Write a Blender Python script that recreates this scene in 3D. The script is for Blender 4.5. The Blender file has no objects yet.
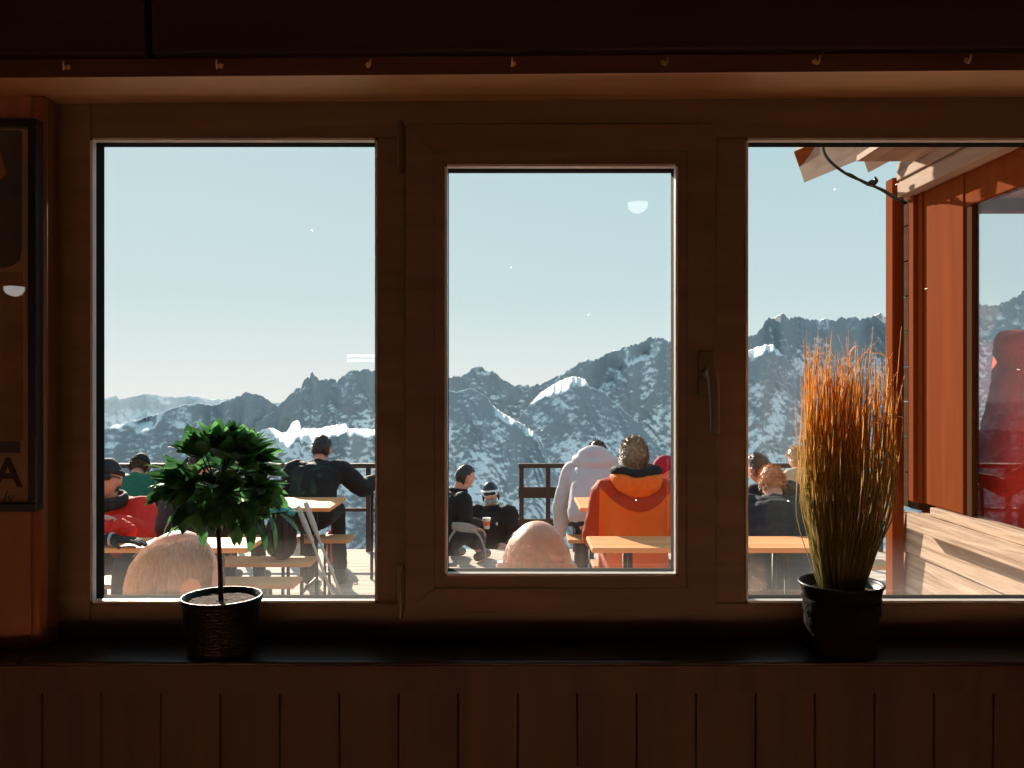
import bpy, bmesh, math, random
from mathutils import Vector, Matrix, noise, Euler
random.seed(7)
R = math.radians
C = bpy.context.scene.collection
F = 850.0
CZ = 1.65
def P(px, py, d):
    return Vector(((px - 512) * d / F, d, CZ - (py - 384) * d / F))
def PX(px, d): return (px - 512) * d / F
def PZ(py, d): return CZ - (py - 384) * d / F
def lerp(a, b, t): return a + (b - a) * t
def sm(a, b, t):
    t = max(0, min(1, (t - a) / (b - a))); return t * t * (3 - 2 * t)

# ------------------------------------------------------------------ materials
def lin(c):
    return tuple(((v / 255) / 12.92 if v / 255 <= .04045 else ((v / 255 + .055) / 1.055) ** 2.4) for v in c) + (1,)
MATS = {}
def new_mat(name):
    m = bpy.data.materials.new(name); m.use_nodes = True
    nt = m.node_tree; nt.nodes.clear()
    return m, nt, nt.nodes, nt.links
def N(nodes, t, **kw):
    n = nodes.new(t)
    for k, v in kw.items():
        if k in n.inputs.keys(): n.inputs[k].default_value = v
        else: setattr(n, k, v)
    return n
def ramp(nodes, stops, interp='LINEAR'):
    r = nodes.new('ShaderNodeValToRGB'); r.color_ramp.interpolation = interp
    e = r.color_ramp.elements
    while len(e) < len(stops): e.new(.5)
    for k, (p, c) in enumerate(stops):
        e[k].position = p; e[k].color = c if len(c) == 4 else (*c, 1)
    return r
def mapped(nodes, links, scale, coord='Object'):
    tc = nodes.new('ShaderNodeTexCoord'); mp = nodes.new('ShaderNodeMapping')
    mp.inputs['Scale'].default_value = scale
    links.new(tc.outputs[coord], mp.inputs['Vector'])
    return mp.outputs['Vector']
def plain(name, col, rough=.6, metal=0, var=.15, scale=30, bump=.0, bscale=None, spec=.5, sheen=0, coord='Object'):
    m, nt, nd, lk = new_mat(name)
    o = nd.new('ShaderNodeOutputMaterial'); b = nd.new('ShaderNodeBsdfPrincipled')
    lk.new(b.outputs[0], o.inputs[0])
    v = mapped(nd, lk, (1, 1, 1), coord)
    n = N(nd, 'ShaderNodeTexNoise', Scale=scale, Detail=4.0)
    lk.new(v, n.inputs['Vector'])
    c = col[:3]
    r = ramp(nd, [(.25, tuple(x * (1 - var) for x in c)), (.75, tuple(min(1, x * (1 + var)) for x in c))])
    lk.new(n.outputs['Fac'], r.inputs[0]); lk.new(r.outputs[0], b.inputs['Base Color'])
    b.inputs['Roughness'].default_value = rough; b.inputs['Metallic'].default_value = metal
    b.inputs['Specular IOR Level'].default_value = spec
    if sheen: b.inputs['Sheen Weight'].default_value = sheen
    if bump:
        n2 = N(nd, 'ShaderNodeTexNoise', Scale=bscale or scale * 2, Detail=4.0); lk.new(v, n2.inputs['Vector'])
        bp = N(nd, 'ShaderNodeBump', Strength=bump, Distance=.01); lk.new(n2.outputs['Fac'], bp.inputs['Height'])
        lk.new(bp.outputs[0], b.inputs['Normal'])
    MATS[name] = m
    return m
def wood(name, c1, c2, axis='x', rough=.5, spec=.4, grain=18, knots=True, bump=.15, coat=0, coord='Object'):
    m, nt, nd, lk = new_mat(name)
    o = nd.new('ShaderNodeOutputMaterial'); b = nd.new('ShaderNodeBsdfPrincipled')
    lk.new(b.outputs[0], o.inputs[0])
    sc = [grain, grain, grain]; sc['xyz'.index(axis)] = grain * .06
    v = mapped(nd, lk, tuple(sc), coord)
    n = N(nd, 'ShaderNodeTexNoise', Scale=1.6, Detail=6.0, Distortion=1.2); lk.new(v, n.inputs['Vector'])
    r = ramp(nd, [(.3, c1), (.7, c2)]); lk.new(n.outputs['Fac'], r.inputs[0])
    out = r.outputs[0]
    if knots:
        v2 = mapped(nd, lk, (2.6, 2.6, 2.6), coord)
        vo = N(nd, 'ShaderNodeTexVoronoi', Scale=1.7); lk.new(v2, vo.inputs['Vector'])
        kr = ramp(nd, [(.03, (.35, .35, .35)), (.10, (1, 1, 1))]); lk.new(vo.outputs['Distance'], kr.inputs[0])
        mx = N(nd, 'ShaderNodeMix', data_type='RGBA', blend_type='MULTIPLY'); mx.inputs[0].default_value = .8
        lk.new(out, mx.inputs[6]); lk.new(kr.outputs[0], mx.inputs[7]); out = mx.outputs[2]
    lk.new(out, b.inputs['Base Color'])
    b.inputs['Roughness'].default_value = rough; b.inputs['Specular IOR Level'].default_value = spec
    if coat: b.inputs['Coat Weight'].default_value = coat; b.inputs['Coat Roughness'].default_value = .25
    bp = N(nd, 'ShaderNodeBump', Strength=bump, Distance=.004); lk.new(n.outputs['Fac'], bp.inputs['Height'])
    lk.new(bp.outputs[0], b.inputs['Normal'])
    MATS[name] = m
    return m
def leafy(name, stops, trans=.45, rough=.35, spec=.5, zramp=None):
    """diffuse + translucent leaf; colour varies over the plant, or along its height for dry tips"""
    m, nt, nd, lk = new_mat(name)
    o = nd.new('ShaderNodeOutputMaterial'); b = nd.new('ShaderNodeBsdfPrincipled')
    t = nd.new('ShaderNodeBsdfTranslucent'); mx = nd.new('ShaderNodeMixShader')
    mx.inputs[0].default_value = trans
    lk.new(b.outputs[0], mx.inputs[1]); lk.new(t.outputs[0], mx.inputs[2]); lk.new(mx.outputs[0], o.inputs[0])
    r = ramp(nd, stops)
    v = mapped(nd, lk, (1, 1, 1))
    if zramp:
        vz = mapped(nd, lk, (1, 1, .12))
        n = N(nd, 'ShaderNodeTexNoise', Scale=150.0, Detail=2.0); lk.new(vz, n.inputs['Vector'])
    else:
        n = N(nd, 'ShaderNodeTexNoise', Scale=28.0, Detail=2.0); lk.new(v, n.inputs['Vector'])
    if zramp:
        sp = nd.new('ShaderNodeSeparateXYZ'); lk.new(v, sp.inputs[0])
        mr = N(nd, 'ShaderNodeMapRange'); mr.inputs[1].default_value = zramp[0]; mr.inputs[2].default_value = zramp[1]
        lk.new(sp.outputs['Z'], mr.inputs[0])
        ad = N(nd, 'ShaderNodeMath', operation='MULTIPLY_ADD'); ad.inputs[1].default_value = 1.1; ad.inputs[2].default_value = -.55
        lk.new(n.outputs['Fac'], ad.inputs[0])
        ad2 = N(nd, 'ShaderNodeMath', operation='ADD'); lk.new(ad.outputs[0], ad2.inputs[0]); lk.new(mr.outputs[0], ad2.inputs[1])
        lk.new(ad2.outputs[0], r.inputs[0])
    else:
        lk.new(n.outputs['Fac'], r.inputs[0])
    lk.new(r.outputs[0], b.inputs['Base Color']); lk.new(r.outputs[0], t.inputs['Color'])
    b.inputs['Roughness'].default_value = rough; b.inputs['Specular IOR Level'].default_value = spec
    MATS[name] = m
    return m
def glass(name, specks=True, grime_z=None):
    m, nt, nd, lk = new_mat(name)
    o = nd.new('ShaderNodeOutputMaterial')
    tr = nd.new('ShaderNodeBsdfTransparent'); gl = nd.new('ShaderNodeBsdfGlossy'); gl.inputs['Roughness'].default_value = .0
    tr.inputs[0].default_value = (.985, .99, .99, 1)
    lw = N(nd, 'ShaderNodeLayerWeight', Blend=.5)
    pw = N(nd, 'ShaderNodeMath', operation='POWER'); pw.inputs[1].default_value = 5; lk.new(lw.outputs['Facing'], pw.inputs[0])
    ma = N(nd, 'ShaderNodeMath', operation='MULTIPLY_ADD'); ma.inputs[1].default_value = .9; ma.inputs[2].default_value = .035
    lk.new(pw.outputs[0], ma.inputs[0])
    mx = nd.new('ShaderNodeMixShader'); lk.new(ma.outputs[0], mx.inputs[0])
    lk.new(tr.outputs[0], mx.inputs[1]); lk.new(gl.outputs[0], mx.inputs[2])
    last = mx.outputs[0]
    if specks:
        # dried droplets and specks stuck to the pane, and a thin film of dirt along its foot
        gp = nd.new('ShaderNodeNewGeometry'); mp = nd.new('ShaderNodeMapping'); mp.inputs['Scale'].default_value = (1, 0, 1)
        lk.new(gp.outputs['Position'], mp.inputs['Vector']); v = mp.outputs['Vector']
        vo = N(nd, 'ShaderNodeTexVoronoi', Scale=38.0); lk.new(v, vo.inputs['Vector'])
        sp = nd.new('ShaderNodeSeparateColor'); lk.new(vo.outputs['Color'], sp.inputs[0])
        sz = N(nd, 'ShaderNodeMath', operation='MULTIPLY_ADD'); sz.inputs[1].default_value = .12; sz.inputs[2].default_value = -.078
        lk.new(sp.outputs[0], sz.inputs[0])
        lt = N(nd, 'ShaderNodeMath', operation='LESS_THAN'); lk.new(vo.outputs['Distance'], lt.inputs[0]); lk.new(sz.outputs[0], lt.inputs[1])
        n = N(nd, 'ShaderNodeTexNoise', Scale=7.0, Detail=5.0); lk.new(v, n.inputs['Vector'])
        pos = nd.new('ShaderNodeSeparateXYZ'); lk.new(v, pos.inputs[0])
        mr = N(nd, 'ShaderNodeMapRange'); mr.inputs[1].default_value = (grime_z or 1.3) + .10; mr.inputs[2].default_value = grime_z or 1.3
        mr.inputs[3].default_value = .0; mr.inputs[4].default_value = .05; lk.new(pos.outputs['Z'], mr.inputs[0])
        mu = N(nd, 'ShaderNodeMath', operation='MULTIPLY'); lk.new(mr.outputs[0], mu.inputs[0]); lk.new(n.outputs['Fac'], mu.inputs[1])
        mxx = N(nd, 'ShaderNodeMath', operation='MAXIMUM'); lk.new(lt.outputs[0], mxx.inputs[0]); lk.new(mu.outputs[0], mxx.inputs[1])
        tl = nd.new('ShaderNodeBsdfTranslucent'); tl.inputs[0].default_value = (.9, .9, .88, 1)
        m2 = nd.new('ShaderNodeMixShader'); lk.new(mxx.outputs[0], m2.inputs[0]); lk.new(last, m2.inputs[1]); lk.new(tl.outputs[0], m2.inputs[2])
        last = m2.outputs[0]
    lk.new(last, o.inputs[0])
    MATS[name] = m
    return m
def emit(name, col, s):
    m, nt, nd, lk = new_mat(name)
    o = nd.new('ShaderNodeOutputMaterial'); e = nd.new('ShaderNodeEmission')
    e.inputs[0].default_value = (*col, 1); e.inputs[1].default_value = s; lk.new(e.outputs[0], o.inputs[0])
    return m

# ------------------------------------------------------------------ mesh helpers
class MB:
    def __init__(s): s.v = []; s.f = []
    def add(s, vs, fs):
        b = len(s.v); s.v += [Vector(v) for v in vs]; s.f += [tuple(b + i for i in f) for f in fs]
    def box(s, x0, x1, y0, y1, z0, z1):
        s.add([(x0,y0,z0),(x1,y0,z0),(x1,y1,z0),(x0,y1,z0),(x0,y0,z1),(x1,y0,z1),(x1,y1,z1),(x0,y1,z1)],
              [(0,3,2,1),(4,5,6,7),(0,1,5,4),(1,2,6,5),(2,3,7,6),(3,0,4,7)])
    def slab(s, quad, th):
        """4 corner points (a face) + a thickness vector"""
        q = [Vector(p) for p in quad]; t = Vector(th)
        s.add(q + [p + t for p in q], [(0,1,2,3),(7,6,5,4),(0,4,5,1),(1,5,6,2),(2,6,7,3),(3,7,4,0)])
    def tube(s, pts, rad, seg=10, sub=4, xref=None, cap=True):
        pts = [Vector(p) for p in pts]
        rad = [(r, r) if not isinstance(r, (tuple, list)) else r for r in rad]
        PP, RR = [], []
        n = len(pts)
        for i in range(n - 1):
            p0 = pts[max(i-1, 0)]; p1 = pts[i]; p2 = pts[i+1]; p3 = pts[min(i+2, n-1)]
            for k in range(sub):
                t = k / sub
                PP.append(.5 * ((2*p1) + (p2-p0)*t + (2*p0-5*p1+4*p2-p3)*t*t + (3*p1-p0-3*p2+p3)*t**3))
                u = t * t * (3 - 2 * t) if sub > 1 else t
                RR.append((lerp(rad[i][0], rad[i+1][0], u), lerp(rad[i][1], rad[i+1][1], u)))
        PP.append(pts[-1]); RR.append(rad[-1])
        rings = []
        ref = Vector(xref) if xref else None
        prevx = None
        m = len(PP)
        for i in range(m):
            tg = (PP[min(i+1, m-1)] - PP[max(i-1, 0)])
            tg = tg.normalized() if tg.length > 1e-9 else Vector((0,0,1))
            a = ref if ref is not None else (prevx if prevx is not None else (Vector((1,0,0)) if abs(tg.x) < .9 else Vector((0,1,0))))
            x = a - tg * a.dot(tg)
            if x.length < 1e-6: x = tg.orthogonal()
            x.normalize(); prevx = x
            y = tg.cross(x)
            rings.append((PP[i], x, y, tg, RR[i]))
        full = []
        if cap:
            c, x, y, tg, r = rings[0]; rm = min(r)
            for k in (.25, .7): full.append((c - tg * rm * math.cos(k*math.pi/2) , x, y, (r[0]*math.sin(k*math.pi/2), r[1]*math.sin(k*math.pi/2))))
        for c, x, y, tg, r in rings: full.append((c, x, y, r))
        if cap:
            c, x, y, tg, r = rings[-1]; rm = min(r)
            for k in (.7, .25): full.append((c + tg * rm * math.cos(k*math.pi/2), x, y, (r[0]*math.sin(k*math.pi/2), r[1]*math.sin(k*math.pi/2))))
        b = len(s.v)
        for c, x, y, r in full:
            for j in range(seg):
                a = 2 * math.pi * j / seg
                s.v.append(c + x * r[0] * math.cos(a) + y * r[1] * math.sin(a))
        k = len(full)
        for i in range(k - 1):
            for j in range(seg):
                s.f.append((b+i*seg+j, b+i*seg+(j+1)%seg, b+(i+1)*seg+(j+1)%seg, b+(i+1)*seg+j))
        s.f.append(tuple(b + j for j in reversed(range(seg))))
        s.f.append(tuple(b + (k-1)*seg + j for j in range(seg)))
    def bar(s, a, b, r, seg=8): s.tube([a, b], [r, r], seg, 1, cap=False)
    def ell(s, c, r, M=None, nu=16, nv=10):
        c = Vector(c); M = M or Matrix.Identity(3)
        vs = [c + M @ Vector((0,0,-r[2]))]
        for i in range(1, nv):
            a = -math.pi/2 + math.pi*i/nv
            for j in range(nu):
                t = 2*math.pi*j/nu
                vs.append(c + M @ Vector((r[0]*math.cos(a)*math.cos(t), r[1]*math.cos(a)*math.sin(t), r[2]*math.sin(a))))
        vs.append(c + M @ Vector((0,0,r[2])))
        fs = [(0, 1+(j+1)%nu, 1+j) for j in range(nu)]
        for i in range(nv-2):
            for j in range(nu):
                fs.append((1+i*nu+j, 1+i*nu+(j+1)%nu, 1+(i+1)*nu+(j+1)%nu, 1+(i+1)*nu+j))
        L = len(vs)-1
        fs += [(L, 1+(nv-2)*nu+j, 1+(nv-2)*nu+(j+1)%nu) for j in range(nu)]
        s.add(vs, fs)
    def lathe(s, prof, c=(0,0,0), seg=40):
        c = Vector(c); b = len(s.v)
        for r, z in prof:
            for j in range(seg):
                a = 2*math.pi*j/seg; s.v.append(c + Vector((r*math.cos(a), r*math.sin(a), z)))
        for i in range(len(prof)-1):
            for j in range(seg):
                s.f.append((b+i*seg+j, b+i*seg+(j+1)%seg, b+(i+1)*seg+(j+1)%seg, b+(i+1)*seg+j))
    def build(s, name, m, parent=None, smooth=False, bevel=0, local=False):
        """verts are in world space; with a parent Empty they are moved into its frame"""
        me = bpy.data.meshes.new(name)
        vs = s.v
        if parent is not None and not local:
            inv = world(parent).inverted(); vs = [inv @ v for v in s.v]
        me.from_pydata([tuple(v) for v in vs], [], s.f); me.update()
        bm = bmesh.new(); bm.from_mesh(me); bmesh.ops.recalc_face_normals(bm, faces=bm.faces); bm.to_mesh(me); bm.free()
        if smooth:
            for p in me.polygons: p.use_smooth = True
        me.materials.append(m)
        o = bpy.data.objects.new(name, me); C.objects.link(o)
        if parent is not None: o.parent = parent
        if bevel:
            bv = o.modifiers.new('edge', 'BEVEL'); bv.width = bevel; bv.segments = 2; bv.limit_method = 'ANGLE'
        return o
def world(o):
    m = o.matrix_basis.copy()
    while o.parent: o = o.parent; m = o.matrix_basis @ m
    return m
def tag(o, label, cat, group=None, kind=None):
    o['label'] = label; o['category'] = cat
    if group: o['group'] = group
    if kind: o['kind'] = kind
    return o
def thing(name, label, cat, loc=(0,0,0), rz=0, group=None, kind=None):
    o = bpy.data.objects.new(name, None); C.objects.link(o)
    o.location = loc; o.rotation_euler = (0, 0, rz); o.empty_display_size = .1
    return tag(o, label, cat, group, kind)
def struct(o, label, cat): return tag(o, label, cat, kind='structure')
def bx(name, m, parent, *a, bevel=0):
    mb = MB(); mb.box(*a); return mb.build(name, m, parent, bevel=bevel)
def copy_tree(o, parent=None):
    c = o.copy(); C.objects.link(c)
    if parent: c.parent = parent
    for ch in list(o.children): copy_tree(ch, c)
    return c
def fuse(o, voxel, smooth=6, fac=.5, wrinkle=0, wscale=9, seed=0):
    """melt overlapping tubes into one continuous skin"""
    rm = o.modifiers.new('r', 'REMESH'); rm.mode = 'VOXEL'; rm.voxel_size = voxel; rm.use_smooth_shade = True
    if smooth:
        sx = o.modifiers.new('s', 'SMOOTH'); sx.iterations = smooth; sx.factor = fac
    dg = bpy.context.evaluated_depsgraph_get(); dg.update()
    me = bpy.data.meshes.new_from_object(o.evaluated_get(dg))
    old = o.data; o.modifiers.clear(); o.data = me
    me.name = o.name
    if not me.materials: me.materials.append(old.materials[0])
    if wrinkle:
        for v in me.vertices:
            q = Vector((v.co.x*wscale, v.co.y*wscale, v.co.z*wscale*1.8)) + Vector((seed*3.1, seed, 0))
            v.co += v.normal * wrinkle * (noise.noise(q) + .5*noise.noise(q*2.3))
    for p in me.polygons: p.use_smooth = True
    bpy.data.meshes.remove(old)
    return o

# ------------------------------------------------------------------ palette
m_frame = wood('varnished_brown_frame', (.105,.070,.043), (.155,.104,.067), 'x', rough=.5, spec=.3, grain=14, knots=False, bump=.05)
m_wall = wood('dark_pine_boards', (.19,.072,.028), (.29,.12,.05), 'z', rough=.5, grain=10)
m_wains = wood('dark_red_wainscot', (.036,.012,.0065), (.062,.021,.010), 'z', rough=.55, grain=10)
m_wallr = wood('room_boards', (.10,.045,.02), (.16,.07,.03), 'z', rough=.6, grain=8)
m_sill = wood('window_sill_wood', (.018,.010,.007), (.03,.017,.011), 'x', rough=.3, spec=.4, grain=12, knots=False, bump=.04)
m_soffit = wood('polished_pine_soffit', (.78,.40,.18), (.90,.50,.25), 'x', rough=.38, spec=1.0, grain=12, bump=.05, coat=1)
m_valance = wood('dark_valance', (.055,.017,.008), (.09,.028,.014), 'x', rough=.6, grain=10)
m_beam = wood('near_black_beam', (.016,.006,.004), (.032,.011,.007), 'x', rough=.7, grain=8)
m_plank_floor = wood('room_floor', (.10,.05,.025), (.16,.08,.04), 'y', rough=.5, grain=8)
m_alu = plain('pale_glazing_bead', (.72,.69,.65), rough=.3, metal=0, var=.05)
m_rubber = plain('black_gasket', (.006,.006,.007), rough=.9, spec=.08)
m_glass = glass('window_glass', True, 1.29)
m_glass2 = glass('porch_glass', False)
m_bronze = plain('dark_bronze', (.11,.082,.06), rough=.45, metal=.2)
m_brass = plain('brass', (.85,.66,.36), rough=.3, metal=.45)
m_black = plain('black_lacquer', (.008,.008,.009), rough=.3)
m_deck = wood('weathered_deck', (.46,.375,.30), (.62,.53,.44), 'x', rough=.8, spec=.2, grain=14)
m_table = wood('orange_beer_table', (.70,.27,.09), (.83,.385,.165), 'x', spec=.18, rough=.65, grain=9)
m_bench = wood('worn_bench_wood', (.56,.25,.10), (.70,.35,.165), 'x', spec=.18, rough=.65, grain=9)
m_steel = plain('dark_green_steel', (.02,.024,.022), rough=.5, metal=.3)
m_rail = wood('dark_railing', (.035,.018,.013), (.06,.03,.02), 'x', rough=.6, grain=8, knots=False)
m_post = wood('orange_stained_post', (.17,.036,.007), (.22,.05,.011), 'z', rough=.85, spec=.02, grain=9)
m_silver = wood('silvered_siding', (.32,.215,.145), (.63,.46,.345), 'y', rough=.9, spec=.1, grain=22, bump=2.2)
m_soft = wood('grey_soffit_board', (.27,.16,.10), (.42,.29,.21), 'y', rough=.75, spec=.2, grain=10)
m_darkside = wood('dark_siding', (.06,.03,.02), (.10,.05,.03), 'y', rough=.9, spec=.03, grain=10)

# ================================================================== THE ROOM
YF = 1.417                       # inner face of the fixed frame
ZB, ZT = 1.2266, 2.127           # sill top, soffit
XL, XR = -.757, 1.06            # frame outer edges
RX0, RX1, RY0, RZ1 = -3.3, 3.0, -2.7, 3.0
wf = MB()
wf.box(RX0, XL, 1.37, 1.55, -.3, RZ1); wf.box(XR, RX1, 1.37, 1.55, -.3, RZ1)
wf.box(XL, XR, 1.37, 1.55, ZT + .024, RZ1); wf.box(XL, XR, 1.37, 1.55, -.3, ZB - .005)
struct(wf.build('wall_front', m_wall), 'dark pine board wall around the row of windows', 'wall')
# board joints on the wall beside the poster
for i in range(0):
    pass
struct(bx('wall_left', m_wallr, None, RX0 - .1, RX0, RY0, 1.55, -.3, RZ1), 'dark timber side wall of the room', 'wall')
struct(bx('wall_right', m_wallr, None, RX1, RX1 + .1, RY0, 1.55, -.3, RZ1), 'dark timber wall at the far end of the room', 'wall')
struct(bx('wall_back', m_wallr, None, RX0 - .1, RX1 + .1, RY0 - .1, RY0, -.3, RZ1), 'dark timber wall facing the windows', 'wall')
struct(bx('floor', m_plank_floor, None, RX0 - .1, RX1 + .1, RY0 - .1, 1.55, -.4, -.3), 'brown plank floor of the room', 'floor')
struct(bx('ceiling', m_wallr, None, RX0 - .1, RX1 + .1, RY0 - .1, 1.55, RZ1, RZ1 + .1), 'timber ceiling of the room', 'ceiling')

# wainscot under the sill: vertical tongue-and-groove boards, 60 px apart
wn = MB(); dW = 1.318; step = 59.5 * dW / F; x = PX(42, dW) - step * 14
while x < RX1 - .2:
    a, b = max(x, RX0 + .002), x + step - .0012
    if b > a: wn.box(a, b, dW, 1.369, -.28, 1.176)
    x += step
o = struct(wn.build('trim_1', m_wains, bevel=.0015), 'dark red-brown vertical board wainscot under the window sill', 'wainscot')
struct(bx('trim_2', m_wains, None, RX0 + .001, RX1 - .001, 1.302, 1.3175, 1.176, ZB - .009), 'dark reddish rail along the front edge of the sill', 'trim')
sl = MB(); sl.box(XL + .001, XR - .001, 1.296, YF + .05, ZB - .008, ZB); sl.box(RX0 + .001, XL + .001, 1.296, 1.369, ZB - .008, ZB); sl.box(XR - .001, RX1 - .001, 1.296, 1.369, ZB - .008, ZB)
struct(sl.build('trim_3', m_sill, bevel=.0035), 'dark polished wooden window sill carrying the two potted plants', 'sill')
# soffit board, valance strip and the black beam above (slightly out of level, rising to the right)
def tilt(o): o.rotation_euler = (0, -R(.42), 0); return o
def tbox(name, m, *a, bevel=0):
    o = bx(name, m, None, *a, bevel=bevel); return tilt(o)
zs = 2.127
# rotation is about the world origin, so heights are given relative to x = 0 at the tilt
k = math.cos(R(.42))
def tz(z): return z
sf = MB()
sf.box(RX0 + .1, RX1 - .1, 1.288, 1.369, 2.119, 2.129); sf.box(RX0 + .1, RX1 - .1, 1.373, 1.4165, 2.122, 2.132)
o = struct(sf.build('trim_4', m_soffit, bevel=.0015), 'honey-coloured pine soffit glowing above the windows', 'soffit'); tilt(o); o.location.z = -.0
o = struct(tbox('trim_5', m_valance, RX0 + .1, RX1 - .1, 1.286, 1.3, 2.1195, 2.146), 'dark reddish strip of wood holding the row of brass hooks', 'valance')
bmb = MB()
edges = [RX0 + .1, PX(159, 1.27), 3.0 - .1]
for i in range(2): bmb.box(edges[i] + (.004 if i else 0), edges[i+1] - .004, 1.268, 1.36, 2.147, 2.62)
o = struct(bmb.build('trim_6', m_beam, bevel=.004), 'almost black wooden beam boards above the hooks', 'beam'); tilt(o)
tilt_at = lambda x: x * math.tan(R(.42))
# left rounded corner moulding beside the frame
mo = MB(); mo.tube([(XL - .006, 1.372, ZB + .001), (XL - .006, 1.372, 2.11)], [.012, .012], 12, 1, cap=False)
struct(mo.build('trim_7', m_wall, smooth=True), 'rounded vertical moulding between the board wall and the window frame', 'trim')

# --- brass cup hooks
where = ['above the pale moulding beside the poster', 'above the middle of the big fixed pane with the leafy tree', 'above the end of the fixed pane, by the upper hinge',
         'above the middle of the opening window sash', 'above the window handle side of the sash', 'above the pane with the tall grass', 'above the orange porch post']
hk = None
for i, (px, lab) in enumerate(zip((68, 221, 368, 514, 663, 815, 967), where)):
    x = PX(px, 1.284); z = 2.128 + tilt_at(x)
    loc = (x, 1.2855, z + .006)
    if hk is None:
        hk = thing('cup_hook', '', 'hook', loc, 0, 'brass cup hooks along the valance')
        a = MB(); a.tube([(0, 0, 0), (0, -.006, 0), (0, -.009, -.004), (.001, -.012, -.008), (.003, -.016, -.006), (.004, -.017, .002)], [.0012]*6, 8, 3)
        a.build('hook_wire', m_brass, hk, smooth=True, local=True)
        b = MB(); b.lathe([(0, .0), (.004, .0), (.004, .0015), (0, .0015)], (0, 0, 0), 14)
        for v in b.v: v.xyz = (v.x, -v.z, v.y)
        b.build('rosette', m_brass, hk, local=True)
        h = hk
    else:
        h = copy_tree(hk); h.location = loc
    h.rotation_euler.z = R(random.uniform(-25, 25))
    h['label'] = 'small brass cup hook ' + lab

# --- framed poster at the edge of the wall
po = thing('framed_poster', 'black framed poster with dark block, orange shape and large capital letter A', 'poster', (PX(-60, 1.36), 1.369, 1.65))
d = 1.345
x1, x0 = PX(36, d), PX(-150, d); z0, z1 = PZ(512, d), PZ(118, d)
w = 8.5 * d / F
fr = MB()
fr.box(x0, x1, d, 1.368, z0, z0 + w); fr.box(x0, x1, d, 1.368, z1 - w, z1)
fr.box(x0, x0 + w, d, 1.368, z0 + w, z1 - w); fr.box(x1 - w, x1, d, 1.368, z0 + w, z1 - w)
fr.build('poster_frame', m_black, po, bevel=.0015)
m_paper = plain('aged_poster_paper', (.36,.225,.13), rough=.7, var=.12, scale=14)
m_ink = plain('grey_blue_print', (.085,.085,.078), rough=.7, var=.35, scale=25)
m_oink = plain('orange_print', (.50,.18,.03), rough=.7)
m_brown = plain('brown_print', (.26,.145,.075), rough=.7, var=.2, scale=18)
m_letter = plain('dark_letter_ink', (.045,.02,.012), rough=.7)
pr = bx('print', m_paper, po, x0 + w, x1 - w, d + .012, d + .016, z0 + w, z1 - w)
dp = d + .0115
def inkquad(name, m, pts, parent, dy=0):
    q = MB(); vs = [P(a, b, dp - dy) for a, b in pts]
    n = len(vs); q.add(vs + [v + Vector((0, .0006, 0)) for v in vs], [tuple(range(n)), tuple(reversed(range(n, 2*n)))] + [(i, i+n, (i+1) % n + n, (i+1) % n) for i in range(n)])
    return q.build(name, m, parent)
inkquad('picture_block', m_ink, [(-120,130),(20,130),(22,133),(22,250),(20,260),(14,265),(5,268),(-120,268)], pr)
inkquad('lower_picture_block', m_brown, [(-120,272),(23,272),(23,440),(-120,440)], pr)
inkquad('grey_band', m_ink, [(-120,441),(20,441),(20,453),(-120,453)], pr)
inkquad('orange_figure', m_oink, [(-60,150),(-10,136),(-2,142),(6,174),(0,180),(-60,200)], pr, .0007)
def text(name, body, loc, size, m, parent, shear=0, ext=.0004, align='RIGHT', rot=(R(90), 0, 0), bold=0):
    cu = bpy.data.curves.new(name, 'FONT'); cu.body = body; cu.size = size; cu.extrude = ext; cu.align_x = align; cu.shear = shear; cu.offset = bold
    t = bpy.data.objects.new('t', cu); C.objects.link(t)
    dg = bpy.context.evaluated_depsgraph_get(); dg.update()
    me = bpy.data.meshes.new_from_object(t.evaluated_get(dg)); bpy.data.objects.remove(t)
    me.name = name
    me.transform(Matrix.Translation(Vector(loc)) @ Euler(rot).to_matrix().to_4x4())
    if parent is not None: me.transform(world(parent).inverted())
    me.materials.clear(); me.materials.append(m)
    o = bpy.data.objects.new(name, me); C.objects.link(o); o.parent = parent
    return o
text('letter', 'A', P(21.5, 486, dp), 28 * dp / F / .69, m_letter, pr, bold=.0012)
text('script_word', 'ly', P(13, 503, dp), 17 * dp / F, m_ink, pr, shear=.3)
bx('poster_glass', m_glass2, po, x0 + w, x1 - w, d + .004, d + .006, z0 + w, z1 - w)

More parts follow.
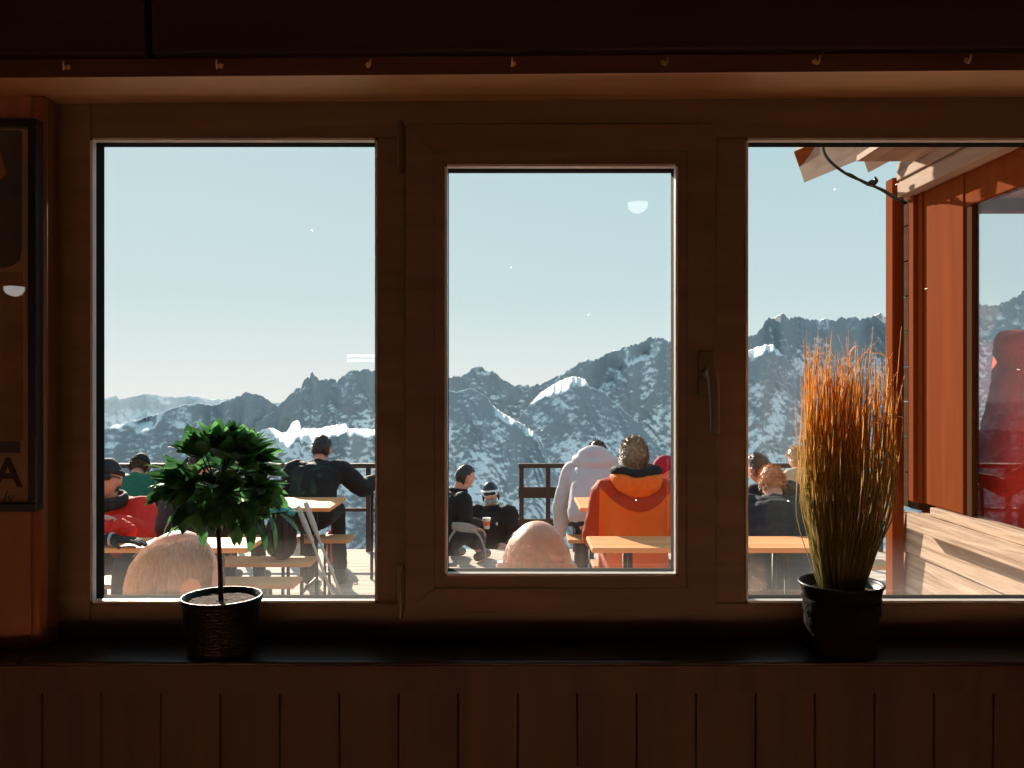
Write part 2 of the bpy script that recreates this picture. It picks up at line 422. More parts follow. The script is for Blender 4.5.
# ================================================================== WINDOWS
yo = YF + .085
def opening_bits(win, X0, X1, Z0, Z1, yf, bead=.0095, deep=.034):
    """glazing bead, black gasket and pane lining a rectangular opening whose front edge is at yf"""
    def ring(mb, a, b, t, ya, yb):
        mb.box(X0 - t, X0, ya, yb, Z0 - t, Z1 + t); mb.box(X1, X1 + t, ya, yb, Z0 - t, Z1 + t)
        mb.box(X0, X1, ya, yb, Z0 - t, Z0); mb.box(X0, X1, ya, yb, Z1, Z1 + t)
    g = MB(); t = .004
    for (qa, qb, n) in (((X0,Z0),(X0,Z1),(1,0)), ((X1,Z1),(X1,Z0),(-1,0)), ((X0,Z1),(X1,Z1),(0,-1)), ((X1,Z0),(X0,Z0),(0,1))):
        A = Vector((qa[0], yf - .0015, qa[1])); B = Vector((qb[0], yf - .0015, qb[1]))
        nn = Vector((n[0], 0, n[1]))
        # bead slopes a little into the opening; ends mitred
        du = (B - A).normalized() * .0007
        g.slab([A, B, B - du + nn*.0007 + Vector((0, bead + .0015, 0)), A + du + nn*.0007 + Vector((0, bead + .0015, 0))], -nn * t)
    g.build('glazing_bead', m_alu, win)
    s = MB(); tt = .004
    ring(s, 0, 0, tt, yf + bead, yf + deep + .006)
    s2 = MB()
    X0i, X1i, Z0i, Z1i = X0 + .0015, X1 - .0015, Z0 + .0015, Z1 - .0015
    s.build('gasket', m_rubber, win)
    bx('glass_pane', m_glass, win, X0 - .003, X1 + .003, yf + deep, yf + deep + .005, Z0 - .003, Z1 + .003)
LX0, LX1, LZ0, LZ1 = PX(93, YF), PX(375, YF), PZ(600.5, YF), PZ(140.5, YF)
RX0w, RX1w = PX(748, YF), .935
SY = 1.398                                         # inner face of the opening sash
SX0, SX1, SZ0, SZ1 = PX(447, SY), PX(675.5, SY), PZ(573.5, SY), PZ(166.5, SY)
OX0, OX1, OZ0, OZ1 = PX(405, SY), PX(716, SY), PZ(612, SY), PZ(124, SY)
fx = MB(); yb = YF + .044
t = .004
mx0, mx1 = OX0 + .014, OX1 - .014                  # rebate behind the sash
mz0, mz1 = OZ0 + .014, OZ1 - .014
A0, A1, B0, B1 = LX0 - t, LX1 + t, RX0w - t, RX1w + t
fx.box(XL, A0, YF, yb, ZB, ZT + .0235); fx.box(B1, XR, YF, yb, ZB, ZT + .0235)
fx.box(A0, B1, YF, yb, LZ1 + t, ZT + .0235); fx.box(A0, B1, YF, yb, ZB, LZ0 - t)
fx.box(A1, mx0, YF, yb, LZ0 - t, LZ1 + t); fx.box(mx1, B0, YF, yb, LZ0 - t, LZ1 + t)
o = struct(fx.build('trim_8', m_frame, bevel=.002), 'fixed brown outer window frame with two mullions', 'window frame')
w1 = thing('window_1', 'large fixed pane with brown frame behind the leafy potted tree', 'window', (LX0, YF, LZ0), kind='structure')
opening_bits(w1, LX0, LX1, LZ0, LZ1, YF)
w3 = thing('window_3', 'large fixed pane behind the tall potted grass', 'window', (RX0w, YF, LZ0), kind='structure')
opening_bits(w3, RX0w, RX1w, LZ0, LZ1, YF)
w2 = thing('window_2', 'narrow opening sash with a handle between the two fixed panes', 'window', (OX0, SY, OZ0), kind='structure')
# sash: chamfered outer rail ring and an inner step, mitred at the corners
def mitre_ring(mb, o_, i_, yo_, yi_, yback):
    (a0, a1, c0, c1), (b0, b1, e0, e1) = o_, i_
    oc = [(a0, c0), (a1, c0), (a1, c1), (a0, c1)]; ic = [(b0, e0), (b1, e0), (b1, e1), (b0, e1)]
    for k in range(4):
        q, r = oc[k], oc[(k+1) % 4]; u, v = ic[k], ic[(k+1) % 4]
        vs = [(q[0], yo_, q[1]), (r[0], yo_, r[1]), (v[0], yi_, v[1]), (u[0], yi_, u[1]),
              (q[0], yback, q[1]), (r[0], yback, r[1]), (v[0], yback, v[1]), (u[0], yback, u[1])]
        mb.add(vs, [(0,1,2,3),(7,6,5,4),(0,4,5,1),(1,5,6,2),(2,6,7,3),(3,7,4,0)])
sa = MB(); I1 = 24 * SY / F; o1 = (OX0, OX1, OZ0, OZ1)
i1 = (SX0 - .024, SX1 + .024, SZ0 - .024, SZ1 + .024)
i1 = (OX0 + .048, OX1 - .048, SZ0 - .024, SZ1 + .024)
mitre_ring(sa, o1, i1, SY + .002, SY - .001, YF - .0005)
sa.build('sash_frame', m_frame, w2, bevel=.0006)
sb = MB(); mitre_ring(sb, i1, (SX0 - t, SX1 + t, SZ0 - t, SZ1 + t), SY + .0012, SY + .0005, YF + .043)
sb.build('sash_inner_step', m_frame, w2, bevel=.0003)
opening_bits(w2, SX0, SX1, SZ0, SZ1, SY + .001)
for ya, yb_ in ((123, 172), (566, 616)):
    h = MB(); xx = PX(400.5, SY); h.tube([(xx, SY - .002, PZ(yb_, SY)), (xx, SY - .002, PZ(ya, SY))], [.0045, .0045], 12, 1, cap=True)
    h.box(xx - .002, xx + .006, SY, YF, PZ(yb_ - 3, SY), PZ(ya + 3, SY))
    h.build('hinge', m_bronze, w2, smooth=False)
hd = MB(); hd.box(PX(697.5, SY), PX(713, SY), SY - .010, SY + .0005, PZ(396, SY), PZ(351, SY))
hp = hd.build('handle', m_bronze, w2, bevel=.003)
lv = MB(); c = P(705, 375, SY)
lv.tube([(c.x, SY - .008, c.z), (c.x, SY - .045, c.z)], [.010, .009], 14, 1)
lv.tube([(c.x, SY - .045, c.z + .006), (c.x + .003, SY - .049, c.z - .02), (c.x + .005, SY - .050, PZ(432, SY - .05))], [(.009,.007), (.0085,.006), (.0075,.005)], 14, 4, xref=(1,0,0))
lv.build('lever', m_bronze, hp, smooth=True)
struct(bx('trim_9', plain('outer_sill_sheet', (.6,.6,.6), rough=.35, metal=.8), None, XL, XR, YF + .052, 1.62, ZB - .03, ZB - .002), 'pale metal sill sheet outside the windows', 'sill')

# ================================================================== PLANTS ON THE SILL
m_pot1 = plain('black_basket_pot', (.012,.010,.009), rough=.35, var=.4, scale=90, bump=.3, bscale=120, spec=.15)
m_pot2 = plain('black_plastic_pot', (.010,.009,.009), rough=.35, var=.2, spec=.25)
m_wrap = plain('dark_fabric_wrap', (.012,.009,.008), rough=.9, var=.4, scale=80, bump=.4, bscale=160, spec=.05)
m_soil = plain('potting_soil', (.09,.055,.035), rough=.95, var=.6, scale=160, bump=1, bscale=200)
m_stem = plain('dark_bark', (.028,.016,.011), rough=.8, bump=.4, bscale=120)
m_leaf = leafy('laurel_leaf', [(.3, (.022,.075,.026)), (.52, (.07,.22,.07)), (.70, (.22,.48,.18))], trans=.5, rough=.3, spec=.6)
def potted_tree():
    dT = 1.348; cx = PX(222, dT); zb = ZB + .0005; h = PZ(596, dT) - zb
    t = thing('potted_tree', 'small round-headed leafy tree in a black pot on the sill', 'potted plant', (cx, dT, zb))
    prof = [(0, 0), (.049, 0), (.0505, .003)]
    n = 15
    for i in range(n):
        z = .006 + (h - .012) * i / n; r = lerp(.0505, .0605, i / n)
        prof += [(r, z), (r + .0016, z + .4 * h / n), (r, z + .8 * h / n)]
    prof += [(.0615, h - .006), (.0632, h - .002), (.0625, h + .001), (.059, h + .001), (.0575, h - .010), (0, h - .012)]
    mb = MB(); mb.lathe(prof, (cx, dT, zb), 56); mb.build('pot', m_pot1, t, smooth=True)
    so = MB(); sp = [(.0572, h - .011)] + [(.0572 * (1 - i / 6), h - .006 + .003 * noise.noise(Vector((i * 2.1, 0, 0)))) for i in range(1, 6)] + [(0, h - .005)]
    so.lathe(sp, (cx, dT, zb), 40)
    for v in so.v: v.z += .002 * noise.noise(v * 160)
    so.build('soil', m_soil, t, smooth=True)
    z0 = zb + h - .008
    zc = PZ(478, 1.335)
    st = MB()
    top = Vector((PX(218, 1.34), 1.335, PZ(505, 1.335)))
    st.tube([(PX(221, dT), dT, z0), (PX(219.5, 1.345), 1.345, lerp(z0, top.z, .5)), top, (PX(220, 1.33), 1.33, zc)], [.0042, .0036, .0034, .003], 10, 5)
    rnd = random.Random(3)
    cc = Vector((PX(221, 1.325), 1.325, zc)); rad = Vector((.094, .084, .078))
    leaves = MB()
    def leaf(base, dr, L, W, roll):
        dr = dr.normalized(); up = Vector((0, 0, 1))
        side = dr.cross(up); side = side.normalized() if side.length > .05 else Vector((1, 0, 0))
        nm = side.cross(dr)
        side = side * math.cos(roll) + nm * math.sin(roll); nm = side.cross(dr)
        b = len(leaves.v); n = 7
        cup = rnd.uniform(.1, .35); bend = rnd.uniform(-.05, .35)
        for i in range(n):
            u = i / (n - 1)
            wd = W * (math.sin(math.pi * min(1, u * .97 + .03)) ** .62) * (1 - .18 * u)
            c = base + dr * L * u - nm * L * bend * u * u
            for s_ in (-1, 0, 1):
                leaves.v.append(c + side * wd * s_ + nm * abs(s_) * wd * cup)
        for i in range(n - 1):
            for j in range(2):
                q = b + i * 3 + j; leaves.f.append((q, q + 1, q + 4, q + 3))
    def ok(p): return p.y < 1.436
    hubs = []
    for i in range(70):
        # twig ends spread over a flattened ball
        u = rnd.uniform(-.75, 1); a = rnd.uniform(0, 2 * math.pi); r = math.sqrt(1 - u * u) * rnd.uniform(.55, 1)
        q = cc + Vector((rad.x * .85 * r * math.cos(a), rad.y * .85 * r * math.sin(a), rad.z * u * .62))
        q.y = min(q.y, 1.408)
        hubs.append(q)
        if i % 2 == 0:
            st.tube([top + Vector((0, 0, .006 + .03 * rnd.random())), lerp(top, q, .5) + Vector((0, 0, .012)), q], [.0016, .0012, .0008], 6, 3)
    for q in hubs:
        out = (q - cc); out.x /= rad.x; out.y /= rad.y; out.z /= rad.z; out.normalize()
        for k in range(rnd.randint(6, 8)):
            dr = out * .8 + Vector((rnd.uniform(-1, 1), rnd.uniform(-1, 1), rnd.uniform(-.55, .75)))
            if q.z > cc.z + .03: dr.z += .55
            if q.z < cc.z - .02: dr.z -= .7
            L = rnd.uniform(.034, .052)
            if q.y + dr.normalized().y * L > 1.436: dr.y = -abs(dr.y) * .3
            leaf(q, dr, L, L * rnd.uniform(.21, .29), rnd.uniform(-.7, .7))
    # drooping lower twig with hanging leaves
    tw = [P(222, 520, 1.32), P(245, 516, 1.31), P(272, 514, 1.305), P(288, 512, 1.30)]
    st.tube(tw, [.0016, .0014, .0011, .0008], 6, 4)
    for px, py, dx, dz, L in ((240, 517, -.1, -1, .044), (248, 516, .25, -1, .056), (256, 515, .4, -1, .06), (268, 514, .5, -1, .062), (278, 513, .8, -.5, .045), (262, 514, .5, .9, .04), (285, 512, 1, .2, .03),
                              (187, 515, -.6, -.7, .045), (196, 520, -.9, -.35, .04), (203, 523, .1, -1, .036), (182, 508, -.8, -.6, .05), (212, 520, -.4, -.8, .035), (232, 520, .2, -1, .04)):
        leaf(P(px, py, 1.305), Vector((dx, rnd.uniform(-.3, .1), dz)), L, L * .22, rnd.uniform(-.4, .4))
    st.build('stem', m_stem, t, smooth=True)
    lo = leaves.build('foliage', m_leaf, t, smooth=True)
potted_tree()
def potted_grass():
    dG = 1.352; cx = PX(841, dG); zb = ZB + .0005; h = PZ(584, dG) - zb
    m_grass = leafy('dry_ornamental_grass', [(0, (.36,.34,.17)), (.35, (.56,.46,.22)), (.6, (.80,.60,.26)), (.85, (.92,.62,.22)), (1, (.9,.54,.17))], trans=.55, rough=.45, spec=.4, zramp=(.10, .42))
    t = thing('potted_grass', 'tall tuft of orange-tipped ornamental grass in a black pot', 'potted plant', (cx, dG, zb))
    mb = MB(); mb.lathe([(0, .002), (.05, .002), (.0555, h * .72), (.0575, h * .80), (.0635, h - .001), (.0655, h), (.0655, h + .003), (.0635, h + .004), (.061, h), (.058, h - .012), (0, h - .014)], (cx, dG, zb), 56)
    mb.build('pot', m_pot2, t, smooth=True)
    wr = MB(); prof = []
    for i in range(13):
        u = i / 12; prof.append((lerp(.0525, .0595, u) + .0012 * math.sin(i * 2.2), u * h * .8))
    prof = [(0, 0)] + prof + [(.0575, h * .8)]
    wr.lathe(prof, (cx, dG, zb), 56)
    for v in wr.v:
        if v.z > zb + .001 and (v - Vector((cx, dG, v.z))).length > .04: v += (v - Vector((cx, dG, v.z))).normalized() * .0016 * noise.noise(v * 45)
    wr.build('wrap', m_wrap, t, smooth=True)
    so = MB(); so.lathe([(.0575, h - .012), (.03, h - .008), (0, h - .008)], (cx, dG, zb), 32); so.build('soil', m_soil, t, smooth=True)
    rnd = random.Random(11); g = MB()
    z0 = zb + h - .012
    for i in range(380):
        a = rnd.uniform(0, 2 * math.pi); r = math.sqrt(rnd.random())
        bxp = .043 * r * math.cos(a); byp = .034 * r * math.sin(a)
        H = rnd.triangular(.17, .43, .35)
        sx = rnd.uniform(1.5, 2.05)
        top = Vector((cx + .008 + bxp * sx + rnd.gauss(0, .008), dG - .012 + byp * 1.15 + rnd.gauss(0, .008), z0 + H))
        mid = Vector((cx + .004 + bxp * (sx * .92 + .15), dG - .006 + byp * 1.3, z0 + H * .5))
        q = [Vector((cx + bxp * .8, dG + byp * .8, z0)), Vector((cx + bxp * 1.25, dG + byp * 1.1, z0 + H * .2)), mid, lerp(mid, top, .6) + Vector((rnd.gauss(0, .003), 0, 0)), top]
        if rnd.random() < .09:      # bent-over tips
            q.append(top + Vector((rnd.uniform(-.04, .04), rnd.uniform(-.03, .01), rnd.uniform(-.01, .03))))
        for p in q: p.y = min(p.y, 1.437)
        w = rnd.uniform(.0006, .0014)
        g.tube(q, [w] * (len(q) - 1) + [w * .3], 3, 3, cap=False)
    # a few long loose blades
    for (xa, ya, xb, yb_) in ((838, 400, 806, 345), (860, 420, 893, 352), (845, 380, 880, 338), (850, 390, 822, 338), (830, 420, 795, 355), (870, 430, 897, 372), (852, 384, 838, 335)):
        g.tube([(cx + rnd.uniform(-.02, .02), dG, z0), P(xa, ya + 60, 1.335), P(xa, ya, 1.33), P(xb, yb_, 1.325)], [.0012, .0012, .001, .0003], 3, 4, cap=False)
    o = g.build('grass_blades', m_grass, t, smooth=True); o['kind'] = 'stuff'
potted_grass()

# ================================================================== OUTSIDE: ground, terrace
m_under = plain('snowy_ground', (.55,.6,.66), rough=.9, var=.15, scale=.4)
YD1 = 9.0; DZ = -.10
dk = MB(); y = 1.56; i = 0
while y < YD1 - .01:
    w_ = .138
    dk.box(-7.5, 6.5, y, min(y + w_, YD1), DZ - .035, DZ); y += w_ + .012
struct(dk.build('terrace_floor', m_deck), 'sunlit weathered plank terrace outside the windows', 'terrace')
struct(bx('terrace_underside', plain('dark_joists', (.03,.025,.02)), None, -7.5, 6.5, 1.56, YD1 - .02, -.40, DZ - .06), 'dark joist layer beneath the terrace planks', 'terrace')
struct(bx('lower_terrace_floor', m_deck, None, -4, 4, YD1 + .02, 12.5, -.92, -.86), 'lower wooden terrace beyond the edge of the deck', 'terrace')
gm = MB(); gm.slab([(-3000, 1.6, -30), (3000, 1.6, -30), (3000, 30, -30), (-3000, 30, -30)], (0, 0, -1))
# snow slope dropping away from the hut toward the valley
sn = MB(); cols = [(-400, 0), (400, 0)]
sn.add([(-60, 1.56, -3), (60, 1.56, -3), (60, 14, -3.4), (-60, 14, -3.4), (-300, 200, -120), (300, 200, -120)], [(0,1,2,3), (3,2,5,4)])
struct(sn.build('snow_slope', m_under), 'snow slope falling away below the terrace', 'snow slope')

def table(label, px0, px1, dfront, dback, top=.75, group=None, m=m_table, legs=True, x1abs=None, seat=None):
    X0 = PX(px0, dfront); X1 = x1abs if x1abs is not None else PX(px1, dfront)
    t = thing('beer_table', label, 'table', ((X0 + X1) / 2, (dfront + dback) / 2, DZ), 0, group)
    bx('tabletop', m, t, X0, X1, dfront, dback, top - .028, top, bevel=.006)
    for xx in (X0 + .22, X1 - .22):
        a = MB(); ya, yb = dfront + .05, dback - .05
        a.bar((xx, ya, DZ), (xx, ya + .03, top - .03), .014); a.bar((xx, yb, DZ), (xx, yb - .03, top - .03), .014)
        a.bar((xx, ya + .01, .12), (xx, yb - .01, .12), .012); a.bar((xx, ya + .028, top - .06), (xx, yb - .028, top - .06), .012)
        a.build('leg_frame', m_steel, t, smooth=True)
    return t
def bench(label, x0, x1, ya, yb, top=.40, group='beer benches on the terrace', m=m_bench):
    t = thing('beer_bench', label, 'bench', ((x0 + x1) / 2, (ya + yb) / 2, DZ), 0, group)
    bx('seat', m, t, x0, x1, ya, yb, top - .028, top, bevel=.005)
    for xx in (x0 + .2, x1 - .2):
        a = MB(); a.bar((xx, ya + .04, DZ), (xx, ya + .06, top - .03), .012); a.bar((xx, yb - .04, DZ), (xx, yb - .06, top - .03), .012)
        a.bar((xx, ya + .045, .1), (xx, yb - .045, .1), .010)
        a.build('leg_frame', m_steel, t, smooth=True)
    return t
G = 'orange wooden beer tables on the terrace'
T1 = table('orange table in front of the man in red with sunglasses', -40, 247, 4.66, 4.99, group=G)
T2 = table('sunlit table in front of the man in the black jacket, seen beside the leafy tree', 120, 330, 6.17, 6.76, group=G)
T3 = table('small sunlit table by the railing at the elbow of the man in black', 346, 428, 7.57, 8.12, group=G)
T4 = table('orange table partly hidden behind the person in the orange jacket', 580, 870, 6.17, 6.76, group=G)
T5 = table('orange table right in front of the person in the orange jacket', 592, 831, 4.66, 5.03, group=G)
bench('bench of the man in red with sunglasses, behind his table', -2.9, PX(287, 5.3), 5.46, 5.70, .36)
bench('sunlit bench carrying the dark rucksack, before the table of the man in black', -2.5, PX(314, 5.95), 5.83, 6.08, .42)
bench('bench under the man in the black jacket', -2.6, PX(349, 6.83), 6.81, 7.07)
bench('bench under the person in the orange jacket', .46, 1.95, 5.10, 5.34, .36)
bench('bench under the person in the white jacket', .45, 2.8, 6.81, 7.07)
bench('bench under the red beanie wearer and the dark-haired person', .55, 2.6, 5.74, 5.97, .42)
bench('bench against the hut wall under the two balding men', -1.6, 1.1, 1.68, 2.0, .34)

# railings
def railing(label, x0, x1, posts, mid):
    y0 = 8.88; z = PZ(463.5, y0)
    t = thing('railing', label, 'railing', ((x0 + x1) / 2, y0, DZ))
    bx('top_rail', m_rail, t, x0, x1, y0 - .035, y0 + .035, z - .045, z, bevel=.004)
    for (a, b, th) in mid: bx('crossbar', m_rail, t, x0, x1, y0 - .015, y0 + .015, PZ(b, y0), PZ(a, y0), bevel=.003)
    for px in posts:
        xx = PX(px, y0); bx('post', m_rail, t, xx - .024, xx + .024, y0 - .024, y0 + .024, DZ - .03, z - .045, bevel=.003)
    return t
railing('dark wooden railing behind the person in the white jacket', PX(518.5, 8.88), 5.2, (521.5, 548, 575, 602, 640, 680, 720, 760, 800, 840, 880), ((487, 498, 0), (519, 526, 0)))
railing('dark railing behind the man in the black jacket', -6.5, PX(384, 8.88), (-40, 40, 100, 176, 240, 300, 368.5), ((508, 511.5, 0),))

# ================================================================== PORCH WING
GX = 1.48; YC = 3.2
pw = MB()
# side wall facing the terrace, below the window: horizontal silvered boards
zb_ = 1.165
hts = [(-.13, .33), (.335, .62), (.625, .845), (.85, 1.02), (1.025, zb_)]
for a, b in hts: pw.slab([(GX, 1.56, a), (GX, YC + .045, a), (GX + .0, YC + .045, b), (GX, 1.56, b)], (.05, 0, 0))
for (a, b) in hts: pw.slab([(GX - .012, 1.56, a), (GX - .012, YC + .045, a), (GX - .002, YC + .045, b), (GX - .002, 1.56, b)], (.012, 0, 0))
for a, b in hts: pw.slab([(GX + .05, YC, a), (3.0, YC, a), (3.0, YC, b), (GX + .05, YC, b)], (0, -.05, 0))
struct(pw.build('wall_porch', m_silver), 'silvered horizontal board siding under the porch window', 'siding')
lg = MB(); lg.slab([(1.40, 1.6, 1.175), (1.40, YC - .14, 1.175), (GX + .06, YC - .14, 1.185), (GX + .06, 1.6, 1.185)], (0, 0, .0)) if False else None
lg = MB(); lg.box(1.408, GX + .012, 1.58, 3.035, 1.135, 1.19)
struct(lg.build('trim_10', m_silver, bevel=.004), 'pale weathered ledge running along the porch siding', 'ledge')
lg = MB(); lg.box(GX - .03, GX + .035, 1.58, 2.95, 1.191, 1.222)
struct(lg.build('trim_11', m_silver, bevel=.003), 'pale window sill of the porch window above the ledge', 'sill')
pc = MB(); pc.box(PX(889, YC), PX(900.5, YC), YC - .03, YC + .03, DZ - .03, 2.42)
struct(pc.build('trim_12', m_post, bevel=.003), 'thin orange corner board at the outer corner of the porch', 'corner board')
ds = MB()
for i in range(9): ds.box(GX + .002, GX + .05, 3.10, 3.245, 1.19 + i * .132, 1.19 + i * .132 + .127)
struct(ds.build('wall_porch_corner', m_darkside), 'dark narrow siding strip between the corner board and the orange post', 'siding')
ps = MB()
ps.box(GX - .035, GX + .06, 3.06, 3.10, 1.225, 2.335); ps.box(GX - .02, GX + .06, 3.03, 3.06, 1.225, 2.335)
ps.box(GX - .012, GX + .012, 2.765, 3.03, 1.225, 2.335)
struct(ps.build('trim_13', m_post, bevel=.003), 'broad orange-brown timber post and casing of the porch window', 'post')
hb = MB(); hb.box(GX - .008, GX + .03, 1.62, 2.764, 2.225, 2.335)
struct(hb.build('trim_17', m_post, bevel=.003), 'orange-brown header board above the porch window', 'header')
pj = MB(); pj.box(GX - .006, GX + .018, 2.725, 2.764, 1.225, 2.224)
struct(pj.build('trim_14', wood('brown_jamb', (.055,.02,.009), (.085,.032,.014), 'z', grain=9, rough=.9, spec=.03), None), 'darker brown jamb beside the porch window glass', 'jamb')
wp = thing('window_4', 'porch side window with the red jacket behind it', 'window', (GX, 2.2, 1.2), kind='structure')
bx('glass_pane', m_glass2, wp, GX + .004, GX + .009, 1.62, 2.724, 1.223, 2.224)
wq = thing('window_5', 'outer end window of the porch with mountains behind', 'window', (2.2, YC, 1.2), kind='structure')
bx('glass_pane', m_glass2, wq, GX + .12, 2.95, YC - .03, YC - .025, 1.2, 2.3)
q = MB(); q.box(GX + .06, GX + .14, YC - .06, YC + .0, 1.166, 2.335); q.box(2.92, 3.0, YC - .06, YC, 1.166, 2.335); q.box(GX + .14, 2.92, YC - .06, YC, 2.29, 2.335); q.box(GX + .14, 2.92, YC - .06, YC, 1.166, 1.2)
q.build('window_frame', m_post, wq, bevel=.003)
struct(bx('wall_porch_far', m_darkside, None, 3.0, 3.06, 1.56, YC, -.03, 2.335), 'outer side wall of the porch', 'wall')
struct(bx('porch_floor', m_deck, None, GX + .06, 2.99, 1.56, YC - .06, .24, .30), 'raised plank floor inside the porch', 'floor')
# porch roof: plate beam, sloping soffit boards and eave ends
rf = MB(); rf.box(1.405, 1.455, 1.6, 3.10, 2.330, 2.382); rf.box(1.412, 1.455, 1.6, 3.10, 2.383, 2.389); rf.box(1.402, 1.455, 1.6, 3.10, 2.390, 2.425)
struct(rf.build('trim_15', m_soft, bevel=.003), 'pale grooved fascia board under the porch roof', 'fascia')
rf = MB(); rf.box(1.456, 1.60, 1.6, 3.06, 2.336, 2.36); rf.box(1.60, 3.05, 1.6, 3.2, 2.336, 2.36)
struct(rf.build('trim_16', wood('orange_soffit', (.42,.19,.08), (.55,.28,.13), 'y', grain=9)), 'orange-brown soffit lining above the porch window', 'soffit')
sf2 = MB()
sf2.box(1.20, 1.405, 1.62, 2.96, 2.425, 2.445); sf2.box(1.405, 3.05, 1.62, 3.1, 2.427, 2.452)
struct(sf2.build('roof_porch', m_soft), 'boarded underside of the porch roof', 'roof')
ro = MB(); ro.slab([P(795, 154, 3.42), P(804, 183, 3.36), P(866, 157, 3.05), P(872, 104, 3.02)], (.012, .02, .03))
e1 = thing('eave_board', 'pale sawn eave board with an orange end jutting out furthest from the porch roof', 'eave board', P(830, 160, 3.2))
ro.build('board', m_soft, e1, bevel=.002)
oe = MB(); oe.slab([P(794, 153, 3.425), P(800, 170, 3.40), P(822, 149, 3.30), P(818, 143, 3.30)], (-.004, -.012, .003)); oe.build('painted_end', m_post, e1)
e2 = thing('eave_board', 'greyer eave board under the porch roof, between the jutting board and the post', 'eave board', P(880, 150, 3.1))
ro = MB(); ro.slab([P(858, 145, 3.22), P(868, 173, 3.2), P(915, 148, 2.95), P(915, 96, 2.92)], (.012, .02, .03)); ro.build('board', m_soft, e2, bevel=.002)
cb = MB()
cb.tube([P(826, 120, 3.18), P(823, 146, 3.18), P(829, 160, 3.17), P(845, 173, 3.16), P(862, 181, 3.15), P(880, 189, 3.15), P(893, 197, 3.15), P(906, 203, 3.15)], [.0055] * 8, 8, 5)
cb.tube([P(845, 173, 3.155), P(852, 175, 3.15), P(866, 184, 3.145), P(884, 190, 3.15), P(904, 204, 3.15)], [.004] * 5, 8, 5)
ct = thing('cable', 'dark cable drooping from the eave to the porch post with a knot', 'cable', P(865, 182, 3.15))
cb.build('wire', m_black, ct, smooth=True)
kn = MB(); kn.tube([P(868, 184, 3.14), P(872, 183, 3.14), P(876, 181, 3.135), P(875, 177, 3.13)], [.008, .013, .009, .003], 8, 3)
kn.build('knot', m_black, ct, smooth=True)
# main roof eave, out of sight above, shades the windows
struct(bx('roof_eave', m_darkside, None, RX0 - .1, 3.06, 1.552, 1.80, 2.50, 2.55), 'wooden roof overhang above the windows', 'roof')

# ================================================================== MOUNTAINS
def interp(tab, x):
    if x <= tab[0][0]: return tab[0][1]
    for (a, b), (c, d) in zip(tab, tab[1:]):
        if x <= c: return lerp(b, d, (x - a) / (c - a))
    return tab[-1][1]
def mountain_mat(name, rock, snow, bias=.5, scale=.02):
    m, nt, nd, lk = new_mat(name)
    o = nd.new('ShaderNodeOutputMaterial'); b = nd.new('ShaderNodeBsdfPrincipled'); lk.new(b.outputs[0], o.inputs[0])
    v = mapped(nd, lk, (1.0, .45, .8))
    n1 = N(nd, 'ShaderNodeTexNoise', Scale=scale, Detail=9.0, Roughness=.62, Distortion=.6); lk.new(v, n1.inputs['Vector'])
    n2 = N(nd, 'ShaderNodeTexNoise', Scale=scale * 7, Detail=6.0, Roughness=.7, Distortion=.3); lk.new(v, n2.inputs['Vector'])
    ge = nd.new('ShaderNodeNewGeometry'); sp = nd.new('ShaderNodeSeparateXYZ'); lk.new(ge.outputs['Normal'], sp.inputs[0])
    at = nd.new('ShaderNodeAttribute'); at.attribute_name = 'rockiness'
    def M(op, a, b_, c=None):
        x = N(nd, 'ShaderNodeMath', operation=op)
        for i, q in enumerate((a, b_, c)):
            if q is None: continue
            if isinstance(q, (int, float)): x.inputs[i].default_value = q
            else: lk.new(q, x.inputs[i])
        return x.outputs[0]
    s = M('MULTIPLY', sp.outputs['Z'], .75)
    s = M('ADD', s, M('MULTIPLY', n1.outputs['Fac'], .9)); s = M('ADD', s, M('MULTIPLY', n2.outputs['Fac'], .75))
    n3 = N(nd, 'ShaderNodeTexNoise', Scale=scale * 26, Detail=4.0, Roughness=.7); lk.new(v, n3.inputs['Vector'])
    s = M('ADD', s, M('MULTIPLY', M('SUBTRACT', n3.outputs['Fac'], .5), .55))
    s = M('SUBTRACT', s, M('MULTIPLY', at.outputs['Fac'], .50))
    r = ramp(nd, [(0, rock), (.38, tuple(lerp(a, c, .22) for a, c in zip(rock, snow))), (.62, tuple(lerp(a, c, .75) for a, c in zip(rock, snow))), (1, snow)])
    mr = N(nd, 'ShaderNodeMapRange'); mr.inputs[1].default_value = bias - .15; mr.inputs[2].default_value = bias + .17; lk.new(s, mr.inputs[0])
    lk.new(mr.outputs[0], r.inputs[0]); lk.new(r.outputs[0], b.inputs['Base Color'])
    b.inputs['Roughness'].default_value = .9; b.inputs['Specular IOR Level'].default_value = .1
    return m
